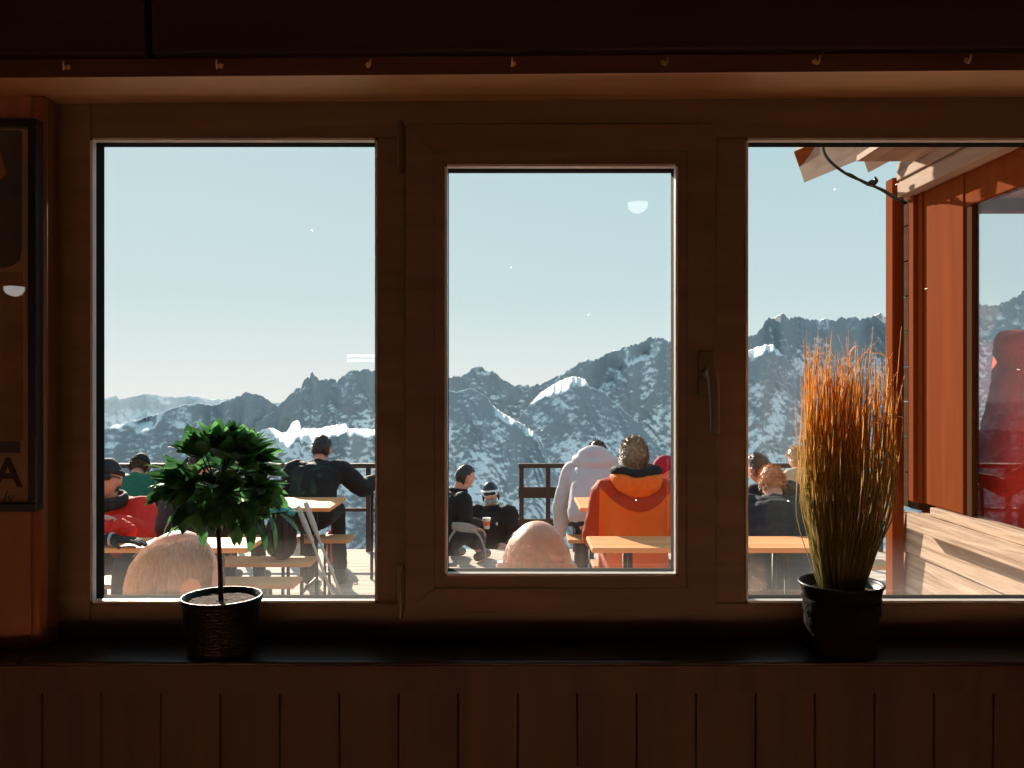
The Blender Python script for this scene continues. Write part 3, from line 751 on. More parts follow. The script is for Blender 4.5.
def mountain(name, label, prof, px0, px1, step, base, D0, kx, slope, m, rough=1, amp=18, patches=(), rock=None, jag=1.2, vstep=1.2, cap=None):
    cols = int((px1 - px0) / step) + 1
    rows = int((base - min(p[1] for p in prof)) / vstep) + 6
    verts, faces, att = [], [], []
    rr = 1 / math.tan(R(slope))
    tops = []
    for i in range(cols):
        px = px0 + i * step
        tops.append(interp(prof, px) + jag * (noise.noise(Vector((px * .31, 3.7, D0))) + .9 * noise.noise(Vector((px * .8, 9.1, D0))) + .5 * noise.noise(Vector((px * 1.9, 5.1, D0)))))
    Dc = [D0 + kx * i * step for i in range(cols)]
    ex = [0.0] * cols                         # extra set-back gained over the gentle snow benches
    grid = []
    for j in range(rows + 1):
        u = j / rows; line = []
        for i in range(cols):
            px = px0 + i * step; top = tops[i]; py = lerp(base, top, u)
            if j:
                dz = (base - top) / rows * Dc[i] / F
                cw = interp(cap, px) * (1 + .9 * noise.noise(Vector((px * .10, 2.2, D0))) + .45 * noise.noise(Vector((px * .33, 4.2, D0)))) if cap else 0
                calm = 1 - .85 * (1 - sm(cw * .8, cw * 1.4, py - top)) if cw > .4 else 1
                wc = (1 - sm(cw - 1.6, cw + 1.6, py - top)) if cw > .4 else 0
                Dc[i] += dz * lerp(rr * (1 + .5 * noise.noise(Vector((px * .05, py * .07, D0 * .1)))), 11, wc)
                for (kk, ax, ay, bx_, by_, hw) in patches:
                    if abs(py - ay) > 30 and abs(py - by_) > 30: continue
                    tx = ((px - ax) * (bx_ - ax) + (py - ay) * (by_ - ay)) / max(1e-6, (bx_ - ax) ** 2 + (by_ - ay) ** 2)
                    tx = max(0, min(1, tx)); qx, qy = ax + (bx_ - ax) * tx, ay + (by_ - ay) * tx
                    dd = math.hypot(px - qx, py - qy) + 2.6 * noise.noise(Vector((px * .16, py * .16, 1.3)))
                    ex[i] += dz * kk * 1.3 * (1 - sm(hw * .6, hw * 1.1, dd))
            nz = Vector((px * .021, py * .021, D0 * .01))
            wq_ = noise.noise(nz * 1.1) * 9
            sp1 = Vector(((px + .35 * (py - top) + wq_) * .045, (py - .2 * px) * .014, D0 * .01)); sp2 = Vector(((px - .55 * (py - top) + wq_) * .11, py * .04, D0 * .02))
            rel = .9 * noise.noise(nz * 1.1) + .75 * abs(noise.noise(sp1)) + .42 * abs(noise.noise(sp2)) + .16 * noise.noise(nz * 9) + .12 * noise.noise(nz * 19)
            line.append((P(px, py, Dc[i] + ex[i] + amp * rough * rel * (calm if j else 1) * (1 - .5 * sm(.85, 1, u))), rock(px, py, top) if rock else .5))
        for _ in range(4):
            ex = [ex[0]] + [.25 * ex[i - 1] + .5 * ex[i] + .25 * ex[i + 1] for i in range(1, cols - 1)] + [ex[-1]]
        grid.append(line)
    for i in range(cols):
        for j in range(rows + 1):
            verts.append(grid[j][i][0]); att.append(grid[j][i][1])
        D = Dc[i] + ex[i]
        verts.append(P(px0 + i * step, base + 40, D + (base - tops[i]) * D / F * .8 + 60))
    s = rows + 2
    for i in range(cols - 1):
        for j in range(s - 1):
            a = i * s + j; faces.append((a, a + s, a + s + 1, a + 1))
    for i in range(cols): pass
    me = bpy.data.meshes.new(name); me.from_pydata([tuple(v) for v in verts], [], faces); me.update()
    at = me.attributes.new('rockiness', 'FLOAT', 'POINT')
    full = []
    k = 0
    for i in range(cols):
        full += att[i * (rows + 1):(i + 1) * (rows + 1)] + [.5]
    at.data.foreach_set('value', full)
    for p in me.polygons: p.use_smooth = True
    me.materials.append(m)
    o = bpy.data.objects.new(name, me); C.objects.link(o)
    struct(o, label, 'mountain')
    return o
far = [(-60,400),(60,402),(95,400),(103,399),(116,395.5),(120,399.6),(144,394),(155,395),(164,397),(190,396),(198,397),(209,399.6),(226,399),(260,402),(320,405)]
mid = [(-60,432),(60,428),(103,429),(120,424),(141,419),(163,411.6),(182,405.6),(201,403),(212,405.6),(220,403),(228.5,399.6),(245,392.8),(255,394),(264,397.4),(278,405.6),(300,416),(330,424),(420,430)]
main = [(255,424),(270,414),(280.5,404),(288.7,396),(297,389),(302,385),(306.5,378),(310,377),(312,371.5),(314.7,375.5),(319,379.6),(327,379),(335,381),(338,382),(343,375.5),(351.6,369.5),(360,370),(366.6,368),(373,370.6),
        (400,366),(430,372),(451,377),(455,376),(458.5,377),(467.5,373),(474,367.6),(478.7,365.6),(484,370),(493,372),(503,379),(512,384),(528,385.6),(539,385),(546,382.4),(555,376),(564,372.8),(573,366.7),(582,361),(589,360),(593,361.6),
        (602,357),(611,351.4),(625,347),(638,344),(647,338),(654,336.4),(662,337.5),(669.6,341),(700,345),(725,339),(748,336),(756,335),(764,322.7),(768,318.6),(775,317),(782,313),(788.6,319.4),(797,316),(805,318.6),(816,320),(827,318.6),
        (835,320.5),(842,316.4),(848.5,318),(854,317),(858,319.4),(865,317.8),(873,315),(881,312.6),(885,316),(889.5,318.6),(930,310),(975,303.6),(985,304),(993,306),(1004,302),(1015,297),(1024,290),(1060,285),(1120,292),(1200,300)]
m_far = mountain_mat('far_range_haze_tint', (.56,.63,.66), (.88,.92,.93), .9, .006)  # rock and snow lightened in all three ranges to stand in for aerial haze
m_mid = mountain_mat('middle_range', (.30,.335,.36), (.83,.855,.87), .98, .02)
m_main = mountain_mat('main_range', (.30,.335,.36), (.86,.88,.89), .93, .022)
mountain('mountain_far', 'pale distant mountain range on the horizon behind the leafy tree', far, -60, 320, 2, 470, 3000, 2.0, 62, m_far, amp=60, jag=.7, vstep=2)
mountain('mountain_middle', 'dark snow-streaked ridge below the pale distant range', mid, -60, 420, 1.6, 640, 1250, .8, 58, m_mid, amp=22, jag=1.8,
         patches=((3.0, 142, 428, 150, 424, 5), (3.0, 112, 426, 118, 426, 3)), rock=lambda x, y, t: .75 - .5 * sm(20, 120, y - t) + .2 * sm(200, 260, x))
PT = ((2.5, 590, 396, 602, 393, 4.5), (2.5, 606, 388, 622, 370, 1.6), (2.5, 630, 362, 648, 355, 2.6), (2, 478, 372, 488, 371, 1.5))
def main_rock(x, y, t):
    r = .8 - .45 * sm(15, 130, y - t)
    if x < 400: r = .95 - .55 * sm(30, 60, y - t) + .25 * sm(58, 75, y - t)
    if 500 < x < 600 and y > 400: r -= .25
    return r
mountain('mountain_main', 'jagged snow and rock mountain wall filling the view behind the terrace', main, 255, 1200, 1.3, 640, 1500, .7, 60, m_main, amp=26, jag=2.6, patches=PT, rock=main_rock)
# nearer spurs whose gentle snow crests catch the low sun
spur = [(225,452),(245,440),(262,430),(273,427),(281,433),(287,432),(292.5,421.6),(299,420),(301,428.5),(317.5,428.6),(331.6,425.5),(345.6,424),(349,428.5),(374,429.4),(400,432),(440,446)]
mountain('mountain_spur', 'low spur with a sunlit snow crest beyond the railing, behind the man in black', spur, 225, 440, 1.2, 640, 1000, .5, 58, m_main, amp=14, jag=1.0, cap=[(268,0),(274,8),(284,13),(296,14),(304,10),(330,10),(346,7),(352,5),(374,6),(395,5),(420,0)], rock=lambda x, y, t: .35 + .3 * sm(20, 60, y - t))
diag = [(420,384),(455,392),(472,388),(486,396),(493,406),(503,413),(515,420),(525,426),(533,431),(541,441),(546,452),(553,466),(561,478),(572,505),(600,560)]
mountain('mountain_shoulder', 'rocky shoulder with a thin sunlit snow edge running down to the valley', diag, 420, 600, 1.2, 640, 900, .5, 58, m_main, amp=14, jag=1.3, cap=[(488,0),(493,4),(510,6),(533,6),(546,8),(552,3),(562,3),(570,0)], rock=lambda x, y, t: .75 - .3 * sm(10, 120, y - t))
saddle = [(505,440),(520,416),(531,403),(540,393),(548,388),(556,383),(565,378),(575,376.5),(584,378.5),(590,386),(603,392),(615,402),(640,425),(680,470)]
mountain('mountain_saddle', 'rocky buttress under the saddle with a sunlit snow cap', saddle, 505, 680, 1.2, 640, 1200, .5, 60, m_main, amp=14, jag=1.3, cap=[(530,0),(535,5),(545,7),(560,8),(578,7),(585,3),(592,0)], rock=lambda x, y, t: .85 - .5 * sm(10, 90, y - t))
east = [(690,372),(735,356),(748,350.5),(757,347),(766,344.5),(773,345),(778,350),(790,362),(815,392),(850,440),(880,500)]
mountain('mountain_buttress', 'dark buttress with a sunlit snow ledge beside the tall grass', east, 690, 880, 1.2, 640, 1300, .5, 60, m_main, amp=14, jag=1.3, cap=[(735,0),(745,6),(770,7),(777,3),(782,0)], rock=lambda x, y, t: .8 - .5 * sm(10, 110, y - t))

# ================================================================== PEOPLE
SKIN = plain('sunburnt_skin', (.62,.29,.19), rough=.5, var=.12, scale=25, sheen=.1)
SKINP = plain('pale_pink_skin', (.74,.42,.31), rough=.42, var=.12, scale=14, bump=.04, bscale=140)
def cloth(name, col, **k): return plain(name, col, rough=.75, var=.14, scale=40, bump=.25, bscale=110, spec=.25, **k)
RED = cloth('red_shell_fabric', (.62,.030,.022)); BRIGHTRED = cloth('bright_red_fabric', (.86,.075,.05)); BLACK = cloth('black_shell_fabric', (.012,.012,.014)); NAVY = cloth('dark_navy_fabric', (.014,.024,.038))
GREEN = cloth('green_shell_fabric', (.018,.13,.075)); DARK = cloth('charcoal_fabric', (.022,.022,.026)); WHITE = plain('pale_lilac_white_fabric', (.54,.475,.50), rough=.7, var=.05, scale=12, bump=.06, bscale=60, spec=.25)
ORANGE = cloth('orange_shell_fabric', (.76,.14,.016)); BEIGE = cloth('beige_fabric', (.55,.38,.25)); PINK = cloth('dusky_pink_fabric', (.45,.20,.22)); RUST = cloth('rust_trouser_fabric', (.42,.07,.03))
BROWNHAIR = plain('brown_hair', (.09,.045,.025), rough=.45, var=.4, scale=60); DARKHAIR = plain('dark_hair', (.022,.014,.011), rough=.4, var=.4, scale=60)
SANDHAIR = plain('grey_blond_hair', (.33,.23,.14), rough=.5, var=.4, scale=60); GINGER = plain('ginger_blond_hair', (.55,.23,.10), rough=.5, var=.3, scale=60)
WHITEHAIR = wood('white_grey_hair', (.58,.48,.39), (.95,.89,.81), 'z', rough=.6, spec=.3, grain=110, knots=False, bump=0); FUZZ = plain('pale_stubble', (.74,.56,.44), rough=.6, var=.25, scale=90); BLOND = plain('blond_hair', (.55,.36,.19), rough=.5, var=.3, scale=60)
BOOT = plain('ski_boot_plastic', (.05,.05,.055), rough=.4); LENS = plain('dark_lens', (.006,.006,.007), rough=.12)
PLAST = plain('black_helmet_shell', (.012,.012,.016), rough=.3); WHITEP = plain('white_plastic', (.75,.75,.74), rough=.4); GREYB = plain('grey_beard', (.30,.27,.25), rough=.8, var=.4, scale=90)
EYEM = plain('eye_white', (.7,.68,.64), rough=.25)
# orange jacket with a darker yoke across the shoulders (a seam in the garment)
def yoke_mat():
    m, nt, nd, lk = new_mat('orange_jacket_with_yoke'); o = nd.new('ShaderNodeOutputMaterial'); b = nd.new('ShaderNodeBsdfPrincipled'); lk.new(b.outputs[0], o.inputs[0])
    tc = nd.new('ShaderNodeTexCoord'); sp = nd.new('ShaderNodeSeparateXYZ'); lk.new(tc.outputs['Object'], sp.inputs[0])
    x2 = N(nd, 'ShaderNodeMath', operation='MULTIPLY'); lk.new(sp.outputs['X'], x2.inputs[0]); lk.new(sp.outputs['X'], x2.inputs[1])
    ma = N(nd, 'ShaderNodeMath', operation='MULTIPLY_ADD'); ma.inputs[1].default_value = -2.6; lk.new(x2.outputs[0], ma.inputs[0]); lk.new(sp.outputs['Z'], ma.inputs[2])
    gt = N(nd, 'ShaderNodeMath', operation='GREATER_THAN'); gt.inputs[1].default_value = .355; lk.new(ma.outputs[0], gt.inputs[0])
    ab = N(nd, 'ShaderNodeMath', operation='ABSOLUTE'); lk.new(sp.outputs['X'], ab.inputs[0])
    g2 = N(nd, 'ShaderNodeMath', operation='GREATER_THAN'); g2.inputs[1].default_value = .235; lk.new(ab.outputs[0], g2.inputs[0])
    mxx = N(nd, 'ShaderNodeMath', operation='MAXIMUM'); lk.new(gt.outputs[0], mxx.inputs[0]); lk.new(g2.outputs[0], mxx.inputs[1])
    mx = N(nd, 'ShaderNodeMix', data_type='RGBA'); lk.new(mxx.outputs[0], mx.inputs[0]); mx.inputs[6].default_value = (.74, .125, .014, 1); mx.inputs[7].default_value = (.42, .042, .012, 1); b.inputs['Specular IOR Level'].default_value = .2
    lk.new(mx.outputs[2], b.inputs['Base Color']); b.inputs['Roughness'].default_value = .7
    n = N(nd, 'ShaderNodeTexNoise', Scale=70.0, Detail=3.0); bp = N(nd, 'ShaderNodeBump', Strength=.25, Distance=.006); lk.new(n.outputs[0], bp.inputs['Height']); lk.new(bp.outputs[0], b.inputs['Normal'])
    return m
YOKE = yoke_mat()

def head_verts(s, M, c, mb, detail=1.0):
    nu, nv = 36, 26
    def sh(x, y, z):
        X, Y, Z = .076 * x, .098 * y, .118 * z
        t = max(0, -z)
        X *= 1 - .30 * t ** 1.6
        Y *= (1 - .40 * t ** 1.3) if y < 0 else (1 - .06 * t)
        if z > 0: X *= 1 + .04 * z
        if y > 0:
            g = lambda ax, az, wx, wz: math.exp(-((abs(x) - ax) / wx) ** 2 - ((z - az) / wz) ** 2)
            Y *= .95
            Y += .020 * math.exp(-(x / .14) ** 2) * sm(.18, -.18, z) * (1 - sm(-.20, -.30, z))    # nose
            Y += .006 * g(.30, .17, .35, .10) - .012 * g(.38, .03, .20, .10)                        # brow, sockets
            Y += .005 * g(.45, -.20, .22, .16)                                                      # cheeks
            Y += .006 * g(0, -.42, .25, .05) - .003 * g(0, -.47, .25, .025) + .006 * g(0, -.52, .22, .05)  # lips
            Y += .010 * g(0, -.80, .30, .14)                                                        # chin
        return Vector((X, Y, Z)) * s
    b = len(mb.v)
    mb.v.append(c + M @ sh(0, 0, -1))
    for i in range(1, nv):
        a = -math.pi / 2 + math.pi * i / nv
        for j in range(nu):
            th = 2 * math.pi * j / nu
            mb.v.append(c + M @ sh(math.cos(a) * math.cos(th), math.cos(a) * math.sin(th), math.sin(a)))
    mb.v.append(c + M @ sh(0, 0, 1))
    mb.f += [(b, b + 1 + (j + 1) % nu, b + 1 + j) for j in range(nu)]
    for i in range(nv - 2):
        for j in range(nu): mb.f.append((b+1+i*nu+j, b+1+i*nu+(j+1)%nu, b+1+(i+1)*nu+(j+1)%nu, b+1+(i+1)*nu+j))
    L = b + 1 + (nv - 1) * nu
    mb.f += [(L, b+1+(nv-2)*nu+j, b+1+(nv-2)*nu+(j+1)%nu) for j in range(nu)]
    for sd in (-1, 1):       # ears: a flap with a rolled rim
        E = M @ Euler((R(8), 0, sd * R(-22))).to_matrix()
        mb.ell(c + M @ (Vector((sd * .079, -.010, -.008)) * s), (.008 * s, .021 * s, .033 * s), E, 14, 10)
        rim = []
        for k in range(9):
            a = R(-70 + 260 * k / 8)
            rim.append(c + M @ (Vector((sd * .080, -.010, -.008)) * s) + E @ (Vector((sd * .005, -math.cos(a - R(90)) * 0 + .021 * math.cos(a), .033 * math.sin(a))) * s))
        mb.tube(rim, [.0042 * s] * 9, 8, 2)
def hand(mb, w, d, nrm, s, curl=.5, side=1):
    d = d.normalized(); nrm = (nrm - d * nrm.dot(d)).normalized(); sd = d.cross(nrm) * side
    mb.tube([w - d * .01 * s, w + d * .035 * s, w + d * .085 * s], [(.026*s, .019*s), (.038*s, .017*s), (.040*s, .014*s)], 12, 3, xref=sd)
    for k, (off, L) in enumerate(((-.029, .066), (-.010, .078), (.010, .073), (.028, .058))):
        p = w + d * .082 * s + sd * off * s; pts = [p]; dd = d.copy()
        for q in range(3):
            ang = curl * (.55 + .25 * q); dd = (dd * math.cos(ang) + nrm * math.sin(ang)).normalized(); pts.append(pts[-1] + dd * L * s * (.45, .32, .23)[q])
        mb.tube(pts, [.0095*s, .009*s, .0085*s, .0075*s], 8, 2)
    p = w + d * .025 * s - sd * .030 * s
    mb.tube([p, p + (d * .5 - sd * .8 + nrm * .2).normalized() * .032 * s, p + (d * .9 - sd * .75 + nrm * .45).normalized() * .062 * s], [.013*s, .0105*s, .009*s], 8, 3)

def person(label, top, face=0, floor=-.10, pose='sit', lean=8, pitch=10, yaw=0, roll=0, s=1.0, arms=None, jacket=BLACK, trousers=DARK, hair=None, hairlen=.02, hairn=700, hairmask=None,
           skin=SKIN, hood=None, collar=None, hat=None, puff=.03, voxel=.011, headroll=0, knee=.42, legspread=.13, curl=.6, seed=0, hoodlining=None, extra=None, shoulder=.185, legturn=0, foot_fwd=.06, seat=.40, hoodup=0, hoodsize=1.0, smoothcloth=False, coat=.16, hoodbag=False, collarsize=1.0):
    rnd = random.Random(seed + 100)
    V = Vector
    rl = R(roll)
    def skel(lean, s):
        la = R(lean)
        u1 = V((math.sin(rl), math.sin(la * .8), math.cos(la))).normalized(); u2 = V((math.sin(rl) * 1.1, math.sin(la * 1.3), math.cos(la * 1.3))).normalized()
        p0 = V((0, 0, 0)); p1 = p0 + u1 * .26 * s; nb = p1 + u2 * .25 * s
        nd_ = V((math.sin(rl + R(headroll) * .4), math.sin(la * 1.1 + R(pitch) * .5), math.cos(la * 1.1 + R(pitch) * .5))).normalized()
        HM = Euler((-(R(pitch) + la * .5), R(headroll), -R(yaw)), 'YXZ').to_matrix()
        hc = nb + nd_ * .080 * s + HM @ (V((0, .018, .075)) * s)
        tops = max((hc + HM @ (V((0, yy, math.sqrt(max(0, 1 - (yy / .098) ** 2)) * .118)) * s)).z for yy in [-.09 + .01 * k for k in range(19)])
        return u1, u2, p0, p1, nb, nd_, HM, hc, tops
    if pose == 'sit' and seat is not None:      # sit exactly on the seat: bend a little more or less, then adjust the build
        best = None
        for ss in [s * (1 + .01 * k) for k in (0, 2, -2, 4, -4, 6, -6, 8, -8, 10, -10, 12, -12)]:
            for q in range(-6, 40):
                e = abs(V(top).z - skel(q, ss)[8] - (seat + .15 * ss)) * 150 + abs(q - lean) * .07 + abs(ss / s - 1) * 16
                if best is None or e < best[0]: best = (e, q, ss)
        lean, s = best[1], best[2]
    u1, u2, p0, p1, nb, nd_, HM, hc, tops = skel(lean, s)
    a = R(face)
    Rw = Matrix(((math.cos(a), math.sin(a), 0), (-math.sin(a), math.cos(a), 0), (0, 0, 1)))
    loc = V(top) - Rw @ V((hc.x, hc.y, tops))
    fl = floor - loc.z
    t = thing('person', label, 'person', loc, -a)
    sh = {}; el = {}; wr = {}
    arms = arms or {}
    for sd in (-1, 1):
        S = nb - u2 * .055 * s + V((sd * shoulder * s, 0, 0))
        e, w = arms.get(sd, (V((sd * .075, .06, -.27)), V((sd * -.02, .30, -.30))))
        sh[sd] = S; el[sd] = S + V(e) * s; wr[sd] = S + V(w) * s
    hip = {sd: V((sd * .088 * s, 0, -.01)) for sd in (-1, 1)}
    kn, an = {}, {}
    lt = Matrix.Rotation(R(legturn), 3, 'Z')
    for sd in (-1, 1):
        if pose == 'sit':
            kn[sd] = lt @ V((sd * legspread * s, knee * s, .015)); an[sd] = lt @ V((sd * (legspread + .01) * s, (knee + foot_fwd) * s, 0)); an[sd].z = fl + .10
        else:
            kn[sd] = V((sd * .095 * s, .03 * s, fl * .52)); an[sd] = V((sd * .105 * s, 0, fl + .10))
    # ---- body: one skin
    b = MB()
    b.tube([p0 - u1 * .01 * s, p0 + u1 * .08 * s, p1, p1 + u2 * .14 * s, nb - u2 * .05 * s, nb], [(.13*s,.095*s), (.13*s,.095*s), (.125*s,.09*s), (.15*s,.095*s), (.12*s,.075*s), (.06*s,.06*s)], 16, 4, xref=(1,0,0))
    b.tube([nb - u2 * .04 * s, nb + nd_ * .035 * s, hc - HM @ (V((0, .02, .05)) * s)], [.062*s, .056*s, .058*s], 14, 3)
    head_verts(s, HM, hc, b)
    for sd in (-1, 1):
        b.tube([nb - u2 * .06 * s, sh[sd], lerp(sh[sd], el[sd], .5), el[sd], lerp(el[sd], wr[sd], .4), wr[sd]], [.05*s, .05*s, .046*s, .038*s, .038*s, .026*s], 12, 3)
        hand(b, wr[sd], wr[sd] - el[sd], V((-sd * .35, 0, -1)), s, curl, -sd)
        b.tube([hip[sd], lerp(hip[sd], kn[sd], .5), kn[sd], lerp(kn[sd], an[sd], .35), an[sd]], [.075*s, .07*s, .052*s, .052*s, .036*s], 12, 3)
        f = lt @ V((sd * .02, .16, 0)) if pose == 'sit' else V((sd * .03, .16, 0))
        b.tube([an[sd] - V((0, 0, .05)), an[sd] + f * .5 - V((0, 0, .055)), an[sd] + f - V((0, 0, .07))], [.03, .035, .022], 10, 3)
    body = fuse(b.build('body', skin, t, local=True), voxel, 4 if voxel > .007 else 5, .5)
    # ---- jacket
    j = MB(); q = puff
    lowz = coat
    j.tube([p0 + u1 * (.05 if pose == 'sit' else -lowz) * s, p0 + u1 * .10 * s, p1, p1 + u2 * .12 * s, nb - u2 * .055 * s, nb - u2 * .005 * s],
           [(.155*s+q,.115*s+q), (.15*s+q,.115*s+q), (.145*s+q,.112*s+q), (.168*s+q,.115*s+q), (.15*s+q*.7,.088*s+q*.6), (.068*s,.068*s)], 20, 5, xref=(1,0,0))
    for sd in (-1, 1):
        e2 = lerp(sh[sd], el[sd], .5)
        j.tube([lerp(nb, sh[sd], .45) - u2 * .05 * s, sh[sd], e2, el[sd], lerp(el[sd], wr[sd], .5), wr[sd] - (wr[sd] - el[sd]).normalized() * .012 * s],
               [.062*s+q*.4, .066*s+q*.5, .060*s+q*.55, .054*s+q*.5, .048*s+q*.45, .036*s+q*.3], 14, 4)
    jk = fuse(j.build('jacket', jacket, t, local=True), .012, 5, .5, wrinkle=.004 if smoothcloth else .006, wscale=7 if smoothcloth else 11, seed=seed)
    cl = MB(); rm = collar if collar not in (None, False) else jacket
    ring = [nb + u2 * .012 * s + V((.074 * s * math.cos(R(x)), .078 * s * math.sin(R(x)) + .004, .012 * math.sin(R(x + 180)))) for x in range(0, 361, 30)]
    cl.tube(ring, [(.017*s, .034*s)] * len(ring), 10, 2, xref=None, cap=False)
    if collarsize != 1:
        for v_ in cl.v: v_ -= nb; v_ *= collarsize; v_ += nb + V((0, 0, .012))
    fuse(cl.build('collar', rm, t, local=True), .010, 2)
    if hood is not None:
        h = MB()
        h.tube([nb + V((-.125, .05, -.01)) * s, nb + V((-.135, -.05, .0)) * s, nb + V((-.08, -.130, -.025)) * s, nb + V((0, -.150, -.055)) * s, nb + V((.08, -.130, -.025)) * s, nb + V((.135, -.05, .0)) * s, nb + V((.125, .05, -.01)) * s],
               [(.030*s, .030*s), (.042*s, .045*s), (.050*s, .068*s), (.050*s, .088*s), (.050*s, .068*s), (.042*s, .045*s), (.030*s, .030*s)], 14, 5)
        if hoodbag: h.ell(nb + V((0, -.085, .03)) * s, (.135 * s, .085 * s, .085 * s), None, 20, 12)
        for v_ in h.v:
            v_ -= nb; v_ *= hoodsize; v_ += nb + V((0, 0, hoodup))
        fuse(h.build('hood', hood, t, local=True), .011, 5, .5, wrinkle=.003 if smoothcloth else .006, wscale=8 if smoothcloth else 14, seed=seed + 5)
        if hoodlining is not None:
            h = MB(); nb_ = nb; nb = nb + V((0, 0, .028))
            h.tube([nb + V((-.125, .03, .02)) * s, nb + V((-.125, -.06, .045)) * s, nb + V((0, -.125, .022)) * s, nb + V((.125, -.06, .045)) * s, nb + V((.125, .03, .02)) * s],
                   [(.030*s, .032*s), (.043*s, .040*s), (.043*s, .046*s), (.043*s, .040*s), (.030*s, .032*s)], 14, 5)
            for v_ in h.v: v_.x *= .92
            fuse(h.build('hood_lining', hoodlining, t, local=True), .011, 4, .5, wrinkle=.008, wscale=16, seed=seed + 6); nb = nb_
    # ---- trousers and boots
    tr = MB()
    tr.tube([p0 + V((0, 0, .05 * s)), p0 + V((0, 0, -.0)), p0 + V((0, .015, -.035 * s))], [(.16*s, .12*s), (.165*s, .125*s), (.15*s, .10*s)], 16, 3, xref=(1,0,0), cap=False)
    for sd in (-1, 1):
        tr.tube([hip[sd], lerp(hip[sd], kn[sd], .5), kn[sd], lerp(kn[sd], an[sd], .4), an[sd] + V((0, 0, .06))], [.088*s, .086*s, .070*s, .066*s, .066*s], 14, 4)
    fuse(tr.build('trousers', trousers, t, local=True), .014, 5, .5, wrinkle=.005, wscale=11, seed=seed + 2)
    for sd in (-1, 1):
        f = (lt if pose == 'sit' else Matrix.Identity(3)) @ V((0, .20, 0))
        bo = MB(); A = an[sd]
        bo.tube([V((A.x, A.y, fl + .26)), V((A.x, A.y, fl + .12)), V((A.x, A.y, fl + .052))], [.062, .056, .05], 14, 3)
        bo.tube([V((A.x, A.y, fl + .054)) - f * .3, V((A.x, A.y, fl + .06)) + f * .3, V((A.x, A.y, fl + .047)) + f * .85], [(.045, .050), (.050, .056), (.044, .044)], 14, 3)
        fuse(bo.build('boot', BOOT, t, local=True), .014, 3)
    # ---- hair, eyes
    for sd in (-1, 1):
        e = MB(); e.ell(hc + HM @ (V((sd * .031, .0775, .004)) * s), (.0125*s,) * 3, HM, 12, 8); e.build('eye', EYEM if hat != 'goggle' else LENS, t, smooth=True, local=True)
    if hair is not None:
        h = MB()
        mask = hairmask or ((lambda x, y, z: -.6 < z < .10 and y < .02) if hat else None) or (lambda x, y, z: z > -.78 if y < -.15 else (z > -.25 if y < .12 else z > .40 + .3 * y))
        # a close cap under the strands
        nu, nv = 40, 26; idx = {}
        for i in range(nv + 1):
            aa = -math.pi / 2 + math.pi * i / nv
            for jx in range(nu):
                th = 2 * math.pi * jx / nu
                d = V((math.cos(aa) * math.cos(th), math.cos(aa) * math.sin(th), math.sin(aa)))
                if mask(d.x, d.y, d.z) and hairmask is None:
                    tt = max(0, -d.z)
                    rr = 1.02 + hairlen * 5 * (.5 + .7 * noise.noise(d * 4.3 + V((seed, 0, 0)))) * (.5 + .5 * max(0, d.z + .3))
                    idx[i, jx] = len(h.v)
                    h.v.append(hc + HM @ (V((.079 * d.x * (1 - .22 * tt), .100 * d.y * (1 - .35 * tt), .121 * d.z)) * s * rr))
        for i in range(nv):
            for jx in range(nu):
                k = [(i, jx), (i, (jx + 1) % nu), (i + 1, (jx + 1) % nu), (i + 1, jx)]
                if all(x in idx for x in k): h.f.append(tuple(idx[x] for x in k))
        n = 0; tries = 0
        while n < hairn and tries < hairn * 12:
            tries += 1
            d = V((rnd.gauss(0, 1), rnd.gauss(0, 1), rnd.gauss(0, 1))).normalized()
            if not mask(d.x, d.y, d.z): continue
            n += 1
            tt = max(0, -d.z)
            base = (1.014 if hairmask is not None else 1.0) * V((.0775 * d.x * (1 - .24 * tt ** 1.2), .099 * d.y * (1 - (.36 * tt if d.y < 0 else 0)), .119 * d.z)) * s
            nn = V((d.x / .077, d.y / .098, d.z / .118)).normalized()
            down = V((rnd.uniform(-.3, .3), -.35, -.8)); down -= nn * down.dot(nn)
            fl_ = (.45 + .5 * max(0, d.z)) if hairmask is None else .04
            L = hairlen * rnd.uniform(.7, 1.4)
            jit = V((rnd.gauss(0, .3), rnd.gauss(0, .3), rnd.gauss(0, .3)))
            if hairmask is not None: jit = (jit - nn * jit.dot(nn)) * .35
            g1 = (nn * fl_ * rnd.uniform(.6, 1.8) + down * .9 + jit).normalized()
            k1 = base + g1 * L * .5; k2 = k1 + (g1 + down * .4 + jit * .5 - (nn * .16 if hairmask is not None else V((0, 0, 0)))).normalized() * L * .5
            side = g1.cross(nn); side = side.normalized() if side.length > .01 else V((1, 0, 0))
            w = (.0008 if hairmask is not None else .0026) * s
            bb = len(h.v)
            for pt, ww in ((base, w), (k1, w * .9), (k2, w * .15)):
                for sg in (-1, 1): h.v.append(hc + HM @ (pt + side * ww * sg + nn * .0004 * sg))
            h.f += [(bb, bb + 1, bb + 3, bb + 2), (bb + 2, bb + 3, bb + 5, bb + 4)]
        ho = h.build('hair', hair, t, smooth=True, local=True)
    ctx = dict(t=t, hc=hc, HM=HM, s=s, nb=nb, wr=wr, el=el, sh=sh, loc=loc, Rw=Rw, p1=p1, u2=u2)
    if hat: hats(hat, ctx)
    return ctx
